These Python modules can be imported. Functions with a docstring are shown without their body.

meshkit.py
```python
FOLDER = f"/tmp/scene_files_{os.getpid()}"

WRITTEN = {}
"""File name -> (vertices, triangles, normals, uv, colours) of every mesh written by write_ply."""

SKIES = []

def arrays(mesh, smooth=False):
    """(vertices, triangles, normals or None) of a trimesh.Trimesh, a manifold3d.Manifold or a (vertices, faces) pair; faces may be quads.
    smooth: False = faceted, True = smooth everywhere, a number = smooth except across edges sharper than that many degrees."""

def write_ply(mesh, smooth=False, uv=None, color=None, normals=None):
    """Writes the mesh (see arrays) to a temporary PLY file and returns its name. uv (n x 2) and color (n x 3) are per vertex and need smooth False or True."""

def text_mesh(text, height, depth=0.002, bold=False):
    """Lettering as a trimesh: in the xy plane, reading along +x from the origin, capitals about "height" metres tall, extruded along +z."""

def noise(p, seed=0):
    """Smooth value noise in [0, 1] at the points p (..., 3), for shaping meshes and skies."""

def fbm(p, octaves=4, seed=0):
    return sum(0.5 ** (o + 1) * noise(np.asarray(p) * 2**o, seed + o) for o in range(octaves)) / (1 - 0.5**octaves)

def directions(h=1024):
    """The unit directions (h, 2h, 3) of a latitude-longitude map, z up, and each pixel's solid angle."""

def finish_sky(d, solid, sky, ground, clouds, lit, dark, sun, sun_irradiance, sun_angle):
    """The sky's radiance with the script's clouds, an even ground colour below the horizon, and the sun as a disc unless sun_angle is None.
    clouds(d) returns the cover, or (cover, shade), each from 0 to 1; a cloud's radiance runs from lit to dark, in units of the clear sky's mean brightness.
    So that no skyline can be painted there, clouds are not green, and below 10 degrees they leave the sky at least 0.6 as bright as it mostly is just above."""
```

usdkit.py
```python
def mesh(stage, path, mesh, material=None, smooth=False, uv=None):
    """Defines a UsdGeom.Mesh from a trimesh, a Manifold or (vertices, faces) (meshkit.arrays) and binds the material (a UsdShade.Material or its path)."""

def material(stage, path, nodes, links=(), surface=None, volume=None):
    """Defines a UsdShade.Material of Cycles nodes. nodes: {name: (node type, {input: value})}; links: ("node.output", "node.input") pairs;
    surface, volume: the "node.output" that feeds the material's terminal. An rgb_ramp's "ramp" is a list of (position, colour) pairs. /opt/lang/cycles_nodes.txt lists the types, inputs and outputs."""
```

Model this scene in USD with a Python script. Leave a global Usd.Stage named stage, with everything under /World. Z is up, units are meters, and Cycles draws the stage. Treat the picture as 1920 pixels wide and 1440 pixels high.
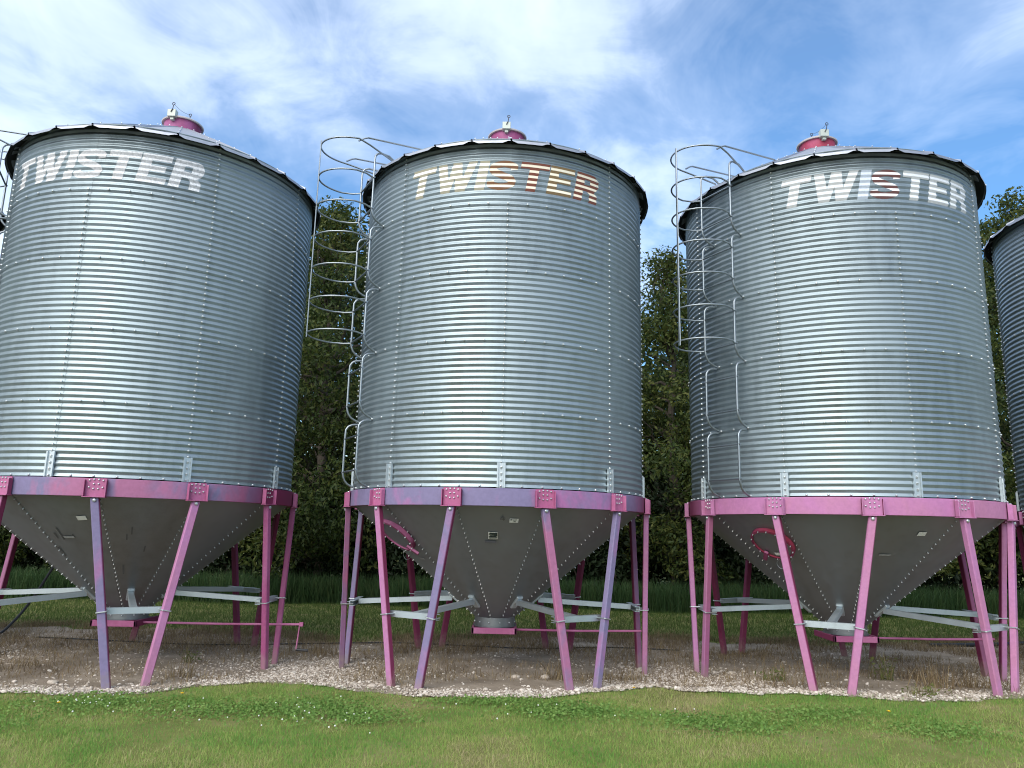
import math, random
import numpy as np
import trimesh, shapely
from shapely import affinity
from shapely.geometry import Polygon, LineString, box as sbox
import usdkit, meshkit
from pxr import Usd, UsdGeom, UsdLux, UsdShade, Gf, Sdf, Vt

# ------------------------------------------------------------------ stage, camera, sky, sun
stage = Usd.Stage.CreateInMemory()
UsdGeom.SetStageUpAxis(stage, UsdGeom.Tokens.z)
UsdGeom.SetStageMetersPerUnit(stage, 1.0)
WORLD = UsdGeom.Xform.Define(stage, '/World')
stage.SetDefaultPrim(WORLD.GetPrim())
UsdGeom.Scope.Define(stage, '/World/Looks')

CAMZ = 1.70
PITCH, ROLL = math.radians(11.08), math.radians(1.34)
cam = UsdGeom.Camera.Define(stage, '/World/camera')
cp, sp_, cr, sr = math.cos(PITCH), math.sin(PITCH), math.cos(ROLL), math.sin(ROLL)
fw = np.array([0, cp, sp_]); up0 = np.array([0, -sp_, cp]); rt0 = np.array([1.0, 0, 0])
rt = cr * rt0 + sr * up0; up = -sr * rt0 + cr * up0
cam.AddTransformOp().Set(Gf.Matrix4d(*rt, 0, *up, 0, *(-fw), 0, 0, 0, CAMZ, 1))
cam.CreateHorizontalApertureAttr(36.0); cam.CreateVerticalApertureAttr(27.0)
cam.CreateFocalLengthAttr(36.0 * 1424 / 1920)
cam.CreateClippingRangeAttr(Gf.Vec2f(0.05, 3000))
cam.CreateExposureAttr(0.84)

SUN_DIR = np.array([-0.45, -0.89, 0.0]); SUN_EL = math.radians(39)
SUN_DIR = SUN_DIR / np.linalg.norm(SUN_DIR) * math.cos(SUN_EL); SUN_DIR[2] = math.sin(SUN_EL)
SUN_ROT = math.atan2(SUN_DIR[0], SUN_DIR[1])
sun = UsdLux.DistantLight.Define(stage, '/World/sun')
sun.CreateIntensityAttr(0.46); sun.CreateAngleAttr(50.0); sun.CreateColorAttr(Gf.Vec3f(1.0, 0.95, 0.87))
sun.CreateNormalizeAttr(True)
zc = SUN_DIR; xc = np.cross([0, 0, 1.0], zc); xc /= np.linalg.norm(xc); yc = np.cross(zc, xc)
sun.AddTransformOp().Set(Gf.Matrix4d(*xc, 0, *yc, 0, *zc, 0, 0, 0, 30, 1))

def mat(name, nodes, links=(), surface='p.BSDF', volume=None):
    return usdkit.material(stage, '/World/Looks/' + name, nodes, links, surface=surface, volume=volume)

SKY_STRENGTH = 0.112
sky = UsdLux.DomeLight.Define(stage, '/World/sky')
sky_mat = usdkit.material(stage, '/World/Looks/sky_clouds', {
    'tc': ('texture_coordinate', {}),
    'sk': ('sky_texture', {'sky_type': 'single_scattering', 'sun_disc': False, 'sun_elevation': SUN_EL, 'sun_rotation': SUN_ROT,
                           'air_density': 1.0, 'aerosol_density': 0.6, 'ozone_density': 1.6}),
    'xyz': ('separate_xyz', {}),
    'za': ('math', {'math_type': 'maximum', 'value2': 0.02}),
    'zb': ('math', {'math_type': 'add', 'value2': 0.12}),
    'px': ('math', {'math_type': 'divide'}), 'py': ('math', {'math_type': 'divide'}),
    'cv': ('combine_xyz', {'z': 0.0}),
    'mp': ('mapping', {'location': (3.1, 1.7, 0), 'rotation': (0, 0, 0.55), 'scale': (1.0, 0.80, 1)}),
    'n1': ('noise_texture', {'scale': 1.35, 'detail': 9.0, 'roughness': 0.55, 'distortion': 0.35}),
    'n2': ('noise_texture', {'scale': 4.5, 'detail': 8.0, 'roughness': 0.62, 'distortion': 0.8}),
    'mixn': ('math', {'math_type': 'multiply_add', 'value2': 0.30}),
    # more cloud high up and to the left, as the photograph shows
    'gx': ('math', {'math_type': 'multiply', 'value2': -0.20}),
    'gz': ('math', {'math_type': 'multiply_add', 'value2': 0.36}),
    'gy': ('math', {'math_type': 'multiply_add', 'value2': -0.14, 'value3': 0.125}), 'tb': ('math', {'math_type': 'add'}),
    'tot': ('math', {'math_type': 'add'}),
    'sc': ('math', {'math_type': 'multiply', 'value2': 0.8}),
    'rp': ('rgb_ramp', {'ramp': [(0.0, (0.12,) * 3), (0.55, (0.15,) * 3), (0.65, (0.30,) * 3), (0.74, (0.58,) * 3), (0.84, (0.72,) * 3), (0.98, (0.92,) * 3)]}),
    'hs': ('hsv', {'saturation': 1.52, 'value': 1.0}),
    'mx': ('mix', {'color2': (6.3, 7.1, 8.4)}),
    'bg': ('background_shader', {'strength': SKY_STRENGTH}),
}, [('tc.generated', 'xyz.vector'), ('xyz.z', 'za.value1'), ('za.value', 'zb.value1'), ('xyz.x', 'px.value1'), ('zb.value', 'px.value2'),
    ('xyz.y', 'py.value1'), ('zb.value', 'py.value2'), ('px.value', 'cv.x'), ('py.value', 'cv.y'), ('cv.vector', 'mp.vector'),
    ('mp.vector', 'n1.vector'), ('mp.vector', 'n2.vector'), ('n2.fac', 'mixn.value1'), ('n1.fac', 'mixn.value3'),
    ('xyz.x', 'gx.value1'), ('xyz.z', 'gz.value1'), ('gx.value', 'gz.value3'), ('xyz.y', 'gy.value1'), ('gy.value', 'tb.value1'), ('gz.value', 'tb.value2'), ('mixn.value', 'tot.value1'), ('tb.value', 'tot.value2'),
    ('tot.value', 'sc.value1'), ('sc.value', 'rp.fac'), ('sk.color', 'hs.color'), ('hs.color', 'mx.color1'), ('rp.color', 'mx.fac'), ('mx.color', 'bg.color')], surface='bg.background')
UsdShade.MaterialBindingAPI.Apply(sky.GetPrim()).Bind(sky_mat)

# ------------------------------------------------------------------ helpers
_used = {}
def path_for(name, parent='/World'):
    base = f'{parent}/{name}'
    k = _used.get(base, -1) + 1
    _used[base] = k
    return base if k == 0 else f'{base}_{k:03d}'

def tag(prim, label=None, category=None, group=None, kind=None):
    prim = prim.GetPrim() if hasattr(prim, 'GetPrim') else prim
    for k, v in (('label', label), ('category', category), ('group', group), ('kind', kind)):
        if v:
            prim.SetCustomDataByKey(k, v)
    return prim

def add(name, m, material, parent='/World', smooth=False, per=0, **tags):
    """per = vertices in each loose piece: every piece then gets its own value of the primvar 'tone'"""
    parent = parent if isinstance(parent, str) else str(parent.GetPath())
    q = usdkit.mesh(stage, path_for(name, parent), m, material, smooth=smooth)
    p = q.GetPrim()
    if per:
        n = len(m[0]) // per
        tone = np.repeat(np.random.default_rng(n).uniform(0, 1, n), per).astype(np.float32)
        UsdGeom.PrimvarsAPI(p).CreatePrimvar('tone', Sdf.ValueTypeNames.FloatArray, 'vertex').Set(Vt.FloatArray.FromNumpy(tone))
    if tags:
        tag(p, **tags)
    return p

def thing(name, loc=(0, 0, 0), rz=0.0, **tags):
    x = UsdGeom.Xform.Define(stage, path_for(name))
    x.AddTranslateOp().Set(Gf.Vec3d(*map(float, loc)))
    if rz:
        x.AddRotateZOp().Set(float(rz))
    return tag(x.GetPrim(), **tags)

def cat(ms):
    ms = [m for m in ms if m is not None]
    vs, fs, o = [], [], 0
    for m in ms:
        v, f = (m.vertices, m.faces) if hasattr(m, 'faces') else m
        vs.append(np.asarray(v, float)); f = np.asarray(f, int)
        if f.shape[1] == 4:
            f = np.vstack([f[:, [0, 1, 2]], f[:, [0, 2, 3]]])
        fs.append(f + o); o += len(v)
    return np.vstack(vs), np.vstack(fs)

def grid_faces(nu, nv, closed_u=False):
    i = np.arange(nu if closed_u else nu - 1)[:, None]; j = np.arange(nv - 1)[None, :]
    a = (i * nv + j).ravel(); b = (((i + 1) % nu) * nv + j).ravel()
    return np.stack([a, b, b + 1, a + 1], 1)

def bevel_box(sx, sy, sz, b=0.006):
    """closed box with chamfered edges, centred"""
    import itertools
    pts = []
    for s in itertools.product((-1, 1), repeat=3):
        s = np.array(s); h = np.array([sx, sy, sz]) / 2
        for k in range(3):
            d = h - b; d[k] = h[k]
            pts.append(s * d)
    return trimesh.convex.convex_hull(np.array(pts))

def frame_box(p0, p1, w, t, side, b=0.006):
    """bar from p0 to p1; w along 'side', t along the third direction"""
    p0, p1 = np.asarray(p0, float), np.asarray(p1, float)
    d = p1 - p0; L = np.linalg.norm(d); d /= L
    s = np.asarray(side, float); s = s - d * (s @ d); s /= np.linalg.norm(s); n = np.cross(d, s)
    m = bevel_box(w, t, L, b)
    M = np.eye(4); M[:3, 0], M[:3, 1], M[:3, 2], M[:3, 3] = s, n, d, (p0 + p1) / 2
    m.apply_transform(M)
    return m

def tube(pts, r, n=8, closed=False, caps=True):
    """swept tube along a polyline"""
    P = np.asarray(pts, float); m = len(P)
    T = np.roll(P, -1, 0) - np.roll(P, 1, 0) if closed else np.gradient(P, axis=0)
    T /= np.linalg.norm(T, axis=1, keepdims=True) + 1e-12
    ref = np.array([0, 0, 1.0]) if abs(T[0] @ [0, 0, 1]) < 0.9 else np.array([1.0, 0, 0])
    u = ref - T[0] * (ref @ T[0]); u /= np.linalg.norm(u)
    V = []
    for k in range(m):
        u = u - T[k] * (u @ T[k]); u /= np.linalg.norm(u) + 1e-12
        w = np.cross(T[k], u)
        a = np.arange(n) * 2 * math.pi / n
        rr = r[k] if np.ndim(r) else r
        V.append(P[k] + rr * (np.cos(a)[:, None] * u + np.sin(a)[:, None] * w))
    V = np.vstack(V); F = []
    for k in range(m if closed else m - 1):
        a0 = k * n; b0 = ((k + 1) % m) * n
        for i in range(n):
            j = (i + 1) % n
            F.append((a0 + i, a0 + j, b0 + j, b0 + i))
    F = np.array(F); tri = np.vstack([F[:, [0, 1, 2]], F[:, [0, 2, 3]]])
    if caps and not closed:
        c0, c1 = len(V), len(V) + 1
        V = np.vstack([V, P[0], P[-1]])
        ex = [(c0, (i + 1) % n, i) for i in range(n)] + [(c1, (m - 1) * n + i, (m - 1) * n + (i + 1) % n) for i in range(n)]
        tri = np.vstack([tri, ex])
    return V, tri

def spline(pts, n=8):
    """Catmull-Rom through the points"""
    P = np.asarray(pts, float); P = np.vstack([2 * P[0] - P[1], P, 2 * P[-1] - P[-2]]); out = []
    for i in range(1, len(P) - 2):
        for t in np.arange(n) / n:
            a, b, c, d = P[i - 1:i + 3]
            out.append(0.5 * ((2 * b) + (-a + c) * t + (2 * a - 5 * b + 4 * c - d) * t * t + (-a + 3 * b - 3 * c + d) * t ** 3))
    out.append(P[-2])
    return np.array(out)

def bolts(pos, nrm, r=0.009, h=0.008, n=7):
    """low domed bolt heads on a washer"""
    pos, nrm = np.asarray(pos, float), np.asarray(nrm, float); nrm = nrm / np.linalg.norm(nrm, axis=1, keepdims=True)
    ref = np.where(np.abs(nrm[:, 2:3]) < 0.9, [[0, 0, 1.0]], [[1.0, 0, 0]])
    u = np.cross(ref, nrm); u /= np.linalg.norm(u, axis=1, keepdims=True); w = np.cross(nrm, u)
    a = np.arange(n) * 2 * math.pi / n
    c, s = np.cos(a)[None, :, None], np.sin(a)[None, :, None]
    rings = []
    for rr, hh in ((r, -0.004), (r, h * 0.45), (r * 0.62, h)):
        rings.append(pos[:, None] + nrm[:, None] * hh + rr * (c * u[:, None] + s * w[:, None]))
    top = (pos + nrm * h * 1.12)[:, None]
    V = np.concatenate(rings + [top], 1); k = V.shape[1]
    f = []
    for i in range(n):
        j = (i + 1) % n
        for q in range(2):
            f += [(q * n + i, q * n + j, (q + 1) * n + j), (q * n + i, (q + 1) * n + j, (q + 1) * n + i)]
        f.append((2 * n + i, 2 * n + j, 3 * n))
    f = np.array(f)
    F = (f[None] + (np.arange(len(pos)) * k)[:, None, None]).reshape(-1, 3)
    return V.reshape(-1, 3), F

def ss(t):
    t = np.clip(t, 0, 1); return t * t * (3 - 2 * t)

BINS = {'L': (-4.78, 9.95), 'M': (-0.15, 10.08), 'R': (4.32, 10.08), 'FL': (-9.395, 9.8), 'FR': (8.98, 10.135)}

def ground_z(x, y):
    x, y = np.asarray(x, float), np.asarray(y, float)
    t = ss((10 - y) / 1.7)
    z = t * np.clip(0.075 + 0.010 * x, -0.05, 0.2)
    P = np.stack([x * 0.7, y * 0.7, 0 * x], -1)
    z = z + 0.035 * (meshkit.fbm(P.reshape(-1, 3), 3, 5).reshape(x.shape) - 0.5)
    for bx, by in BINS.values():
        d = np.hypot(x - bx, y - by)
        z = z + 0.05 * np.exp(-(d / 1.1) ** 2)
    far = np.clip((y - 22) / 60, 0, 1)
    return z - 0.4 * far

# front edge of the gravel (world x, y), read off the place
EDGE = np.array([(-12, 8.2), (-9, 7.95), (-7, 8.35), (-5.6, 8.0), (-4.57, 7.97), (-4.11, 7.97), (-3.54, 8.07), (-3.24, 8.42), (-2.77, 8.70), (-2.2, 8.72), (-1.7, 8.38),
                 (-1.21, 8.15), (-0.83, 8.05), (-0.39, 8.0), (0.32, 8.0), (0.69, 8.22), (1.29, 8.58), (1.67, 8.82), (1.89, 8.55), (2.6, 8.41), (3.36, 8.4),
                 (3.8, 8.19), (4.31, 8.12), (4.93, 8.22), (5.6, 8.4), (6.6, 8.6), (8, 8.2), (10, 8.1), (13, 8.3)])
def edge_y(x):
    return np.interp(x, EDGE[:, 0], EDGE[:, 1]) + 0.03 * np.sin(np.asarray(x) * 9.0) + 0.02 * np.sin(np.asarray(x) * 23.0 + 1)
BACK = np.array([(-14, 12.6), (-9, 12.7), (-7.5, 13.0), (-5, 13.1), (-3.4, 12.3), (-2.2, 12.2), (-0.2, 13.0), (1.2, 13.4), (3, 13.3), (4.5, 13.0), (6.5, 13.4), (9, 14.2), (14, 14)])
def back_y(x):
    return np.interp(x, BACK[:, 0], BACK[:, 1]) + 0.15 * np.sin(np.asarray(x) * 3.1) + 0.07 * np.sin(np.asarray(x) * 8.3)

# ------------------------------------------------------------------ materials
def metal(name, col, rough=0.34, var=0.10, scale=9.0, metallic=1.0, streak=True, bump=0.0):
    c = np.array(col)
    nodes = {'tc': ('texture_coordinate', {}), 'g': ('geometry', {}), 'oi': ('object_info', {}),
             'mp': ('mapping', {'scale': (1.0, 1.0, 0.18)}),
             'n': ('noise_texture', {'scale': scale, 'detail': 5.0, 'roughness': 0.6}),
             'sp': ('voronoi_texture', {'scale': 120.0}),
             'bw': ('rgb_to_bw', {}),
             'a': ('math', {'math_type': 'multiply_add', 'value2': 0.35}),
             'a2': ('math', {'math_type': 'multiply_add', 'value2': 0.40}),
             'r': ('rgb_ramp', {'ramp': [(0.35, tuple(c * (1 - var))), (1.05, tuple(np.minimum(c * (1 + var), 0.95)))]}),
             'rr': ('map_range', {'from_min': 0.3, 'from_max': 1.0, 'to_min': rough - 0.06, 'to_max': rough + 0.08}),
             'nl': ('noise_texture', {'scale': 1.1, 'detail': 4.0, 'roughness': 0.65}), 'rl': ('math', {'math_type': 'multiply_add', 'value2': 0.34}), 'ro': ('math', {'math_type': 'subtract', 'value2': 0.17}),
             'p': ('principled_bsdf', {'metallic': metallic})}
    links = [('g.position', 'mp.vector'), ('mp.vector', 'n.vector'), ('g.position', 'sp.vector'), ('sp.color', 'bw.color'),
             ('bw.val', 'a.value1'), ('n.fac', 'a.value3'), ('oi.random', 'a2.value1'), ('a.value', 'a2.value3'),
             ('a2.value', 'r.fac'), ('r.color', 'p.base_color'), ('a2.value', 'rr.value'), ('mp.vector', 'nl.vector'), ('nl.fac', 'rl.value1'), ('rr.result', 'rl.value3'), ('rl.value', 'ro.value1'), ('ro.value', 'p.roughness')]
    if bump:
        nodes['nb'] = ('noise_texture', {'scale': 5.0, 'detail': 3.0})
        nodes['bm'] = ('bump', {'strength': bump, 'distance': 0.02})
        links += [('g.position', 'nb.vector'), ('nb.fac', 'bm.height'), ('bm.normal', 'p.normal')]
    return mat(name, nodes, links)

M_GALV = metal('galvanized_wall', (0.272, 0.320, 0.336), rough=0.43, var=0.18, metallic=0.87)
M_ROOF = metal('galvanized_roof', (0.36, 0.375, 0.41), rough=0.52, var=0.10, bump=0.15)
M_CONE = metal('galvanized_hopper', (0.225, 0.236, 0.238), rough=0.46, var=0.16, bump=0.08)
M_BRACE = metal('galvanized_brace', (0.48, 0.53, 0.545), rough=0.45, var=0.10, metallic=0.85)
M_PIPE = metal('galvanized_pipe', (0.30, 0.33, 0.345), rough=0.38, var=0.08)
M_BOLT = metal('zinc_bolt', (0.60, 0.62, 0.62), rough=0.42, var=0.05)
M_CBOLT = metal('dull_bolt', (0.55, 0.55, 0.52), rough=0.4, var=0.05)
M_DARKWIRE = mat('dark_wire', {'p': ('principled_bsdf', {'base_color': (0.03, 0.03, 0.035), 'roughness': 0.5})})
M_EAVE_SHADE = mat('eave_shade_strip', {'p': ('principled_bsdf', {'base_color': (0.035, 0.037, 0.038), 'roughness': 0.9, 'specular_ior_level': 0.1})})  # near-black colour standing in for the shade under the eave
M_BLACK = mat('black_plastic', {'p': ('principled_bsdf', {'base_color': (0.012, 0.012, 0.013), 'roughness': 0.55})})
M_BOX = metal('weathered_box', (0.42, 0.45, 0.40), rough=0.55, var=0.14, metallic=0.45)
M_LID = metal('faded_lid', (0.50, 0.45, 0.43), rough=0.55, var=0.10, metallic=0.2)

def paint(name, a, b, scale=2.2, leg=False, lo=0.42, hi=0.60, rust=0.0, rough=0.6, zs=0.5, deep=(0.16, 0.020, 0.062)):
    nodes = {'g': ('geometry', {}), 'oi': ('object_info', {}),
             'off': ('math', {'math_type': 'multiply', 'value2': 37.0}), 'cx': ('combine_xyz', {}),
             'va': ('vector_math', {'math_type': 'add'}),
             'mp': ('mapping', {'scale': (1, 1, zs)}),
             'n': ('noise_texture', {'scale': scale, 'detail': 4.0, 'roughness': 0.62, 'distortion': 0.4}),
             'r': ('rgb_ramp', {'ramp': [(lo, a), (hi, b)]}),
             'nf': ('noise_texture', {'scale': 22.0, 'detail': 8.0, 'roughness': 0.7}),
             'rf': ('rgb_ramp', {'ramp': [(0.30, (0.87, 0.87, 0.87)), (0.70, (1.07, 1.07, 1.07))]}),
             'mm': ('mix', {'mix_type': 'multiply', 'fac': 1.0}),
             'nr': ('noise_texture', {'scale': 5.0, 'detail': 7.0, 'roughness': 0.66}),
             'rr': ('rgb_ramp', {'ramp': [(0.79 - rust, (0, 0, 0)), (0.82 - rust, (1, 1, 1))]}),
             'mr': ('mix', {'color2': (0.17, 0.045, 0.025)}),
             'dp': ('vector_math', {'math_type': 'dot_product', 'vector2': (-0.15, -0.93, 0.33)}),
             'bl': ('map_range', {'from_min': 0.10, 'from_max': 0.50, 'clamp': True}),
             'mb': ('mix', {'color1': deep}),  # sun fading plus painted shade: side and downward faces get the darker colour
             'sz': ('separate_xyz', {}), 'nz': ('noise_texture', {'scale': 14.0, 'detail': 6.0, 'roughness': 0.7}),
             'dz': ('math', {'math_type': 'multiply_add', 'value2': 0.55}), 'du': ('map_range', {'from_min': 0.52, 'from_max': 0.22, 'to_min': 0.0, 'to_max': 0.75, 'clamp': True}),
             'md': ('mix', {'color2': (0.27, 0.215, 0.165)}),
             'p': ('principled_bsdf', {'roughness': rough, 'specular_ior_level': 0.35})}
    if leg:
        nodes['at'] = ('attribute', {'attribute': 'fade_shade'})
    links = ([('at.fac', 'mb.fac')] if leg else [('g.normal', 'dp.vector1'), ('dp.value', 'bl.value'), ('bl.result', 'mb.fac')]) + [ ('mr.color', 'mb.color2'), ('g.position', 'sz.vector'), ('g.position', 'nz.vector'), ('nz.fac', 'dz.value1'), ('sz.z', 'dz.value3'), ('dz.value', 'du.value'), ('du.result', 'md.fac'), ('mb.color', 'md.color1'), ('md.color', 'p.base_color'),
             ('oi.random', 'off.value1'), ('off.value', 'cx.x'), ('g.position', 'va.vector1'), ('cx.vector', 'va.vector2'), ('va.vector', 'mp.vector'),
             ('mp.vector', 'n.vector'), ('n.fac', 'r.fac'), ('g.position', 'nf.vector'), ('nf.fac', 'rf.fac'), ('r.color', 'mm.color1'), ('rf.color', 'mm.color2'),
             ('va.vector', 'nr.vector'), ('nr.fac', 'rr.fac'), ('mm.color', 'mr.color1'), ('rr.color', 'mr.fac')]
    if leg:
        links = [l for l in links if not l[0].startswith(('dp.', 'bl.'))]
    return mat(name, nodes, links)

PINK = (0.45, 0.185, 0.315); PINKD = (0.39, 0.145, 0.26); PURP = (0.205, 0.172, 0.295); CRIM = (0.30, 0.05, 0.13)
P_PINK = paint('paint_pink', PINK, (0.46, 0.18, 0.36))
P_MIX = paint('paint_pink_purple', PINKD, PURP, lo=0.40, hi=0.56, rust=0.09)
P_PURP = paint('paint_purple', PURP, (0.40, 0.15, 0.33), lo=0.50, hi=0.68)
P_DEEP = paint('paint_deep_pink', (0.39, 0.105, 0.22), (0.45, 0.15, 0.28))
P_BACK = paint('paint_unfaded_shaded', (0.17, 0.020, 0.062), (0.21, 0.03, 0.085))  # back legs: unfaded paint with the shade of the bin in its colour
P_RED = paint('paint_crimson', (0.33, 0.035, 0.07), (0.40, 0.07, 0.14))
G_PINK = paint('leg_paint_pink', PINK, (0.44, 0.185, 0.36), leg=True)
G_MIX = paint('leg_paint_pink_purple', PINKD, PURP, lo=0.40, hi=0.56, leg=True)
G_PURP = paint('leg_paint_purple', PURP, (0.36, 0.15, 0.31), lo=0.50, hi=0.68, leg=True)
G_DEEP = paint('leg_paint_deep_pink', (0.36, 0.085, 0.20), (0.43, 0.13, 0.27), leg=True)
P_COLLAR = paint('paint_collar', (0.30, 0.06, 0.16), (0.38, 0.11, 0.25))

def letter_mat(name, up_col, down_col, mottled=0.0):
    return mat(name, {
        'g': ('geometry', {}), 's': ('separate_xyz', {}),
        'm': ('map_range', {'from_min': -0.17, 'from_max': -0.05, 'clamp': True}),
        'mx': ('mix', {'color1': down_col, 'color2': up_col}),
        'n': ('noise_texture', {'scale': 46.0, 'detail': 8.0, 'roughness': 0.72}),
        'r': ('rgb_ramp', {'ramp': [(0.40, (1 - mottled,) * 3), (0.58, (1.0, 1.0, 1.0))]}),
        'mm': ('mix', {'mix_type': 'multiply', 'fac': 1.0}),
        'p': ('principled_bsdf', {'roughness': 0.55, 'specular_ior_level': 0.3})},
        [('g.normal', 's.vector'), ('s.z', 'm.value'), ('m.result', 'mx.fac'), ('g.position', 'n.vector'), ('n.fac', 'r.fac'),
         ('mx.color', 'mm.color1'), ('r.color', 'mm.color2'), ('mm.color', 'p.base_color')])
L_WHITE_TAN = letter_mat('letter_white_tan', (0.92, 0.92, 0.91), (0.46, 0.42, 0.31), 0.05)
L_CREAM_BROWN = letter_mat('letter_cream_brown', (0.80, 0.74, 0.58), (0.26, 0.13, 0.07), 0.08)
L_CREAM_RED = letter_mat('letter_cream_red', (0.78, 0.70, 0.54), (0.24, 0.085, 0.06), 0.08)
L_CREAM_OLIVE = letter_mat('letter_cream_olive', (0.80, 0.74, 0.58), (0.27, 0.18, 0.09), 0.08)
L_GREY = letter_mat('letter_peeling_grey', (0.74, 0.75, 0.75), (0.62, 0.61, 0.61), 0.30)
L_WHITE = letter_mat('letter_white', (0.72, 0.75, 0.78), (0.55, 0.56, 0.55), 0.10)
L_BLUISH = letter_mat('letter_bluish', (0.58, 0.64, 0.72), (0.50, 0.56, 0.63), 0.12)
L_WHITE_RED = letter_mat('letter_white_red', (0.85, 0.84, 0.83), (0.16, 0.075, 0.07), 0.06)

def flat(name, col, rough=0.6):
    return mat(name, {'p': ('principled_bsdf', {'base_color': col, 'roughness': rough})})
M_STICKER = flat('sticker_white', (0.62, 0.60, 0.55)); M_INK = flat('ink_dark', (0.012, 0.022, 0.018)); M_PLATE = flat('plate_grey', (0.10, 0.10, 0.11), 0.4)
M_CHALK = flat('chalk_white', (0.85, 0.80, 0.82)); M_PENCIL = flat('faint_marker', (0.075, 0.073, 0.068)); M_FADED = flat('faded_sticker', (0.26, 0.255, 0.24))

def ground_mat(name, cols, scale, fine, bump):
    return mat(name, {
        'g': ('geometry', {}),
        'n1': ('noise_texture', {'scale': scale, 'detail': 6.0, 'roughness': 0.6, 'distortion': 0.4}),
        'n2': ('noise_texture', {'scale': fine, 'detail': 6.0, 'roughness': 0.75}),
        'a': ('math', {'math_type': 'multiply_add', 'value2': 0.6}),
        'r': ('rgb_ramp', {'ramp': cols}),
        'b': ('bump', {'strength': bump, 'distance': 0.03}),
        'p': ('principled_bsdf', {'roughness': 0.95, 'specular_ior_level': 0.1})},
        [('g.position', 'n1.vector'), ('g.position', 'n2.vector'), ('n2.fac', 'a.value1'), ('n1.fac', 'a.value3'), ('a.value', 'r.fac'),
         ('r.color', 'p.base_color'), ('n2.fac', 'b.height'), ('b.normal', 'p.normal')])
M_SOIL = ground_mat('lawn_soil', [(0.45, (0.10, 0.115, 0.035)), (0.8, (0.17, 0.18, 0.055)), (1.05, (0.26, 0.21, 0.11))], 1.6, 40, 0.5)
M_DIRT = ground_mat('bare_dirt', [(0.45, (0.15, 0.118, 0.088)), (0.78, (0.27, 0.22, 0.165)), (1.05, (0.40, 0.335, 0.265))], 2.2, 55, 0.5)

def blade_mat(name, ramp, scale=0.9, trans=0.3, rnd=0.5, contrast=1.0):
    return mat(name, {
        'g': ('geometry', {}), 'at': ('attribute', {'attribute': 'tone'}),
        'n': ('noise_texture', {'scale': scale, 'detail': 5.0, 'roughness': 0.65, 'distortion': 0.6}),
        'nc': ('math', {'math_type': 'multiply_add', 'value2': contrast, 'value3': 0.5 - 0.5 * contrast}),
        'a': ('math', {'math_type': 'multiply_add', 'value2': rnd}),
        'r': ('rgb_ramp', {'ramp': ramp}),
        'd': ('principled_bsdf', {'roughness': 0.6, 'specular_ior_level': 0.25}),
        't': ('translucent_bsdf', {}),
        'm': ('mix_closure', {'fac': trans})},
        [('g.position', 'n.vector'), ('at.fac', 'a.value1'), ('n.fac', 'nc.value1'), ('nc.value', 'a.value3'), ('a.value', 'r.fac'),
         ('r.color', 'd.base_color'), ('r.color', 't.color'), ('d.BSDF', 'm.closure1'), ('t.BSDF', 'm.closure2')], surface='m.closure')
M_GRASS = blade_mat('grass_blades', [(0.14, (0.20, 0.15, 0.09)), (0.36, (0.43, 0.37, 0.19)), (0.56, (0.33, 0.36, 0.11)), (0.76, (0.24, 0.35, 0.075)), (1.02, (0.11, 0.26, 0.045))], 0.95, rnd=0.50, contrast=2.0)
M_BACKGRASS = blade_mat('back_lawn_blades', [(0.45, (0.065, 0.07, 0.025)), (0.8, (0.065, 0.12, 0.02)), (1.1, (0.10, 0.13, 0.038))], 1.2)
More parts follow.
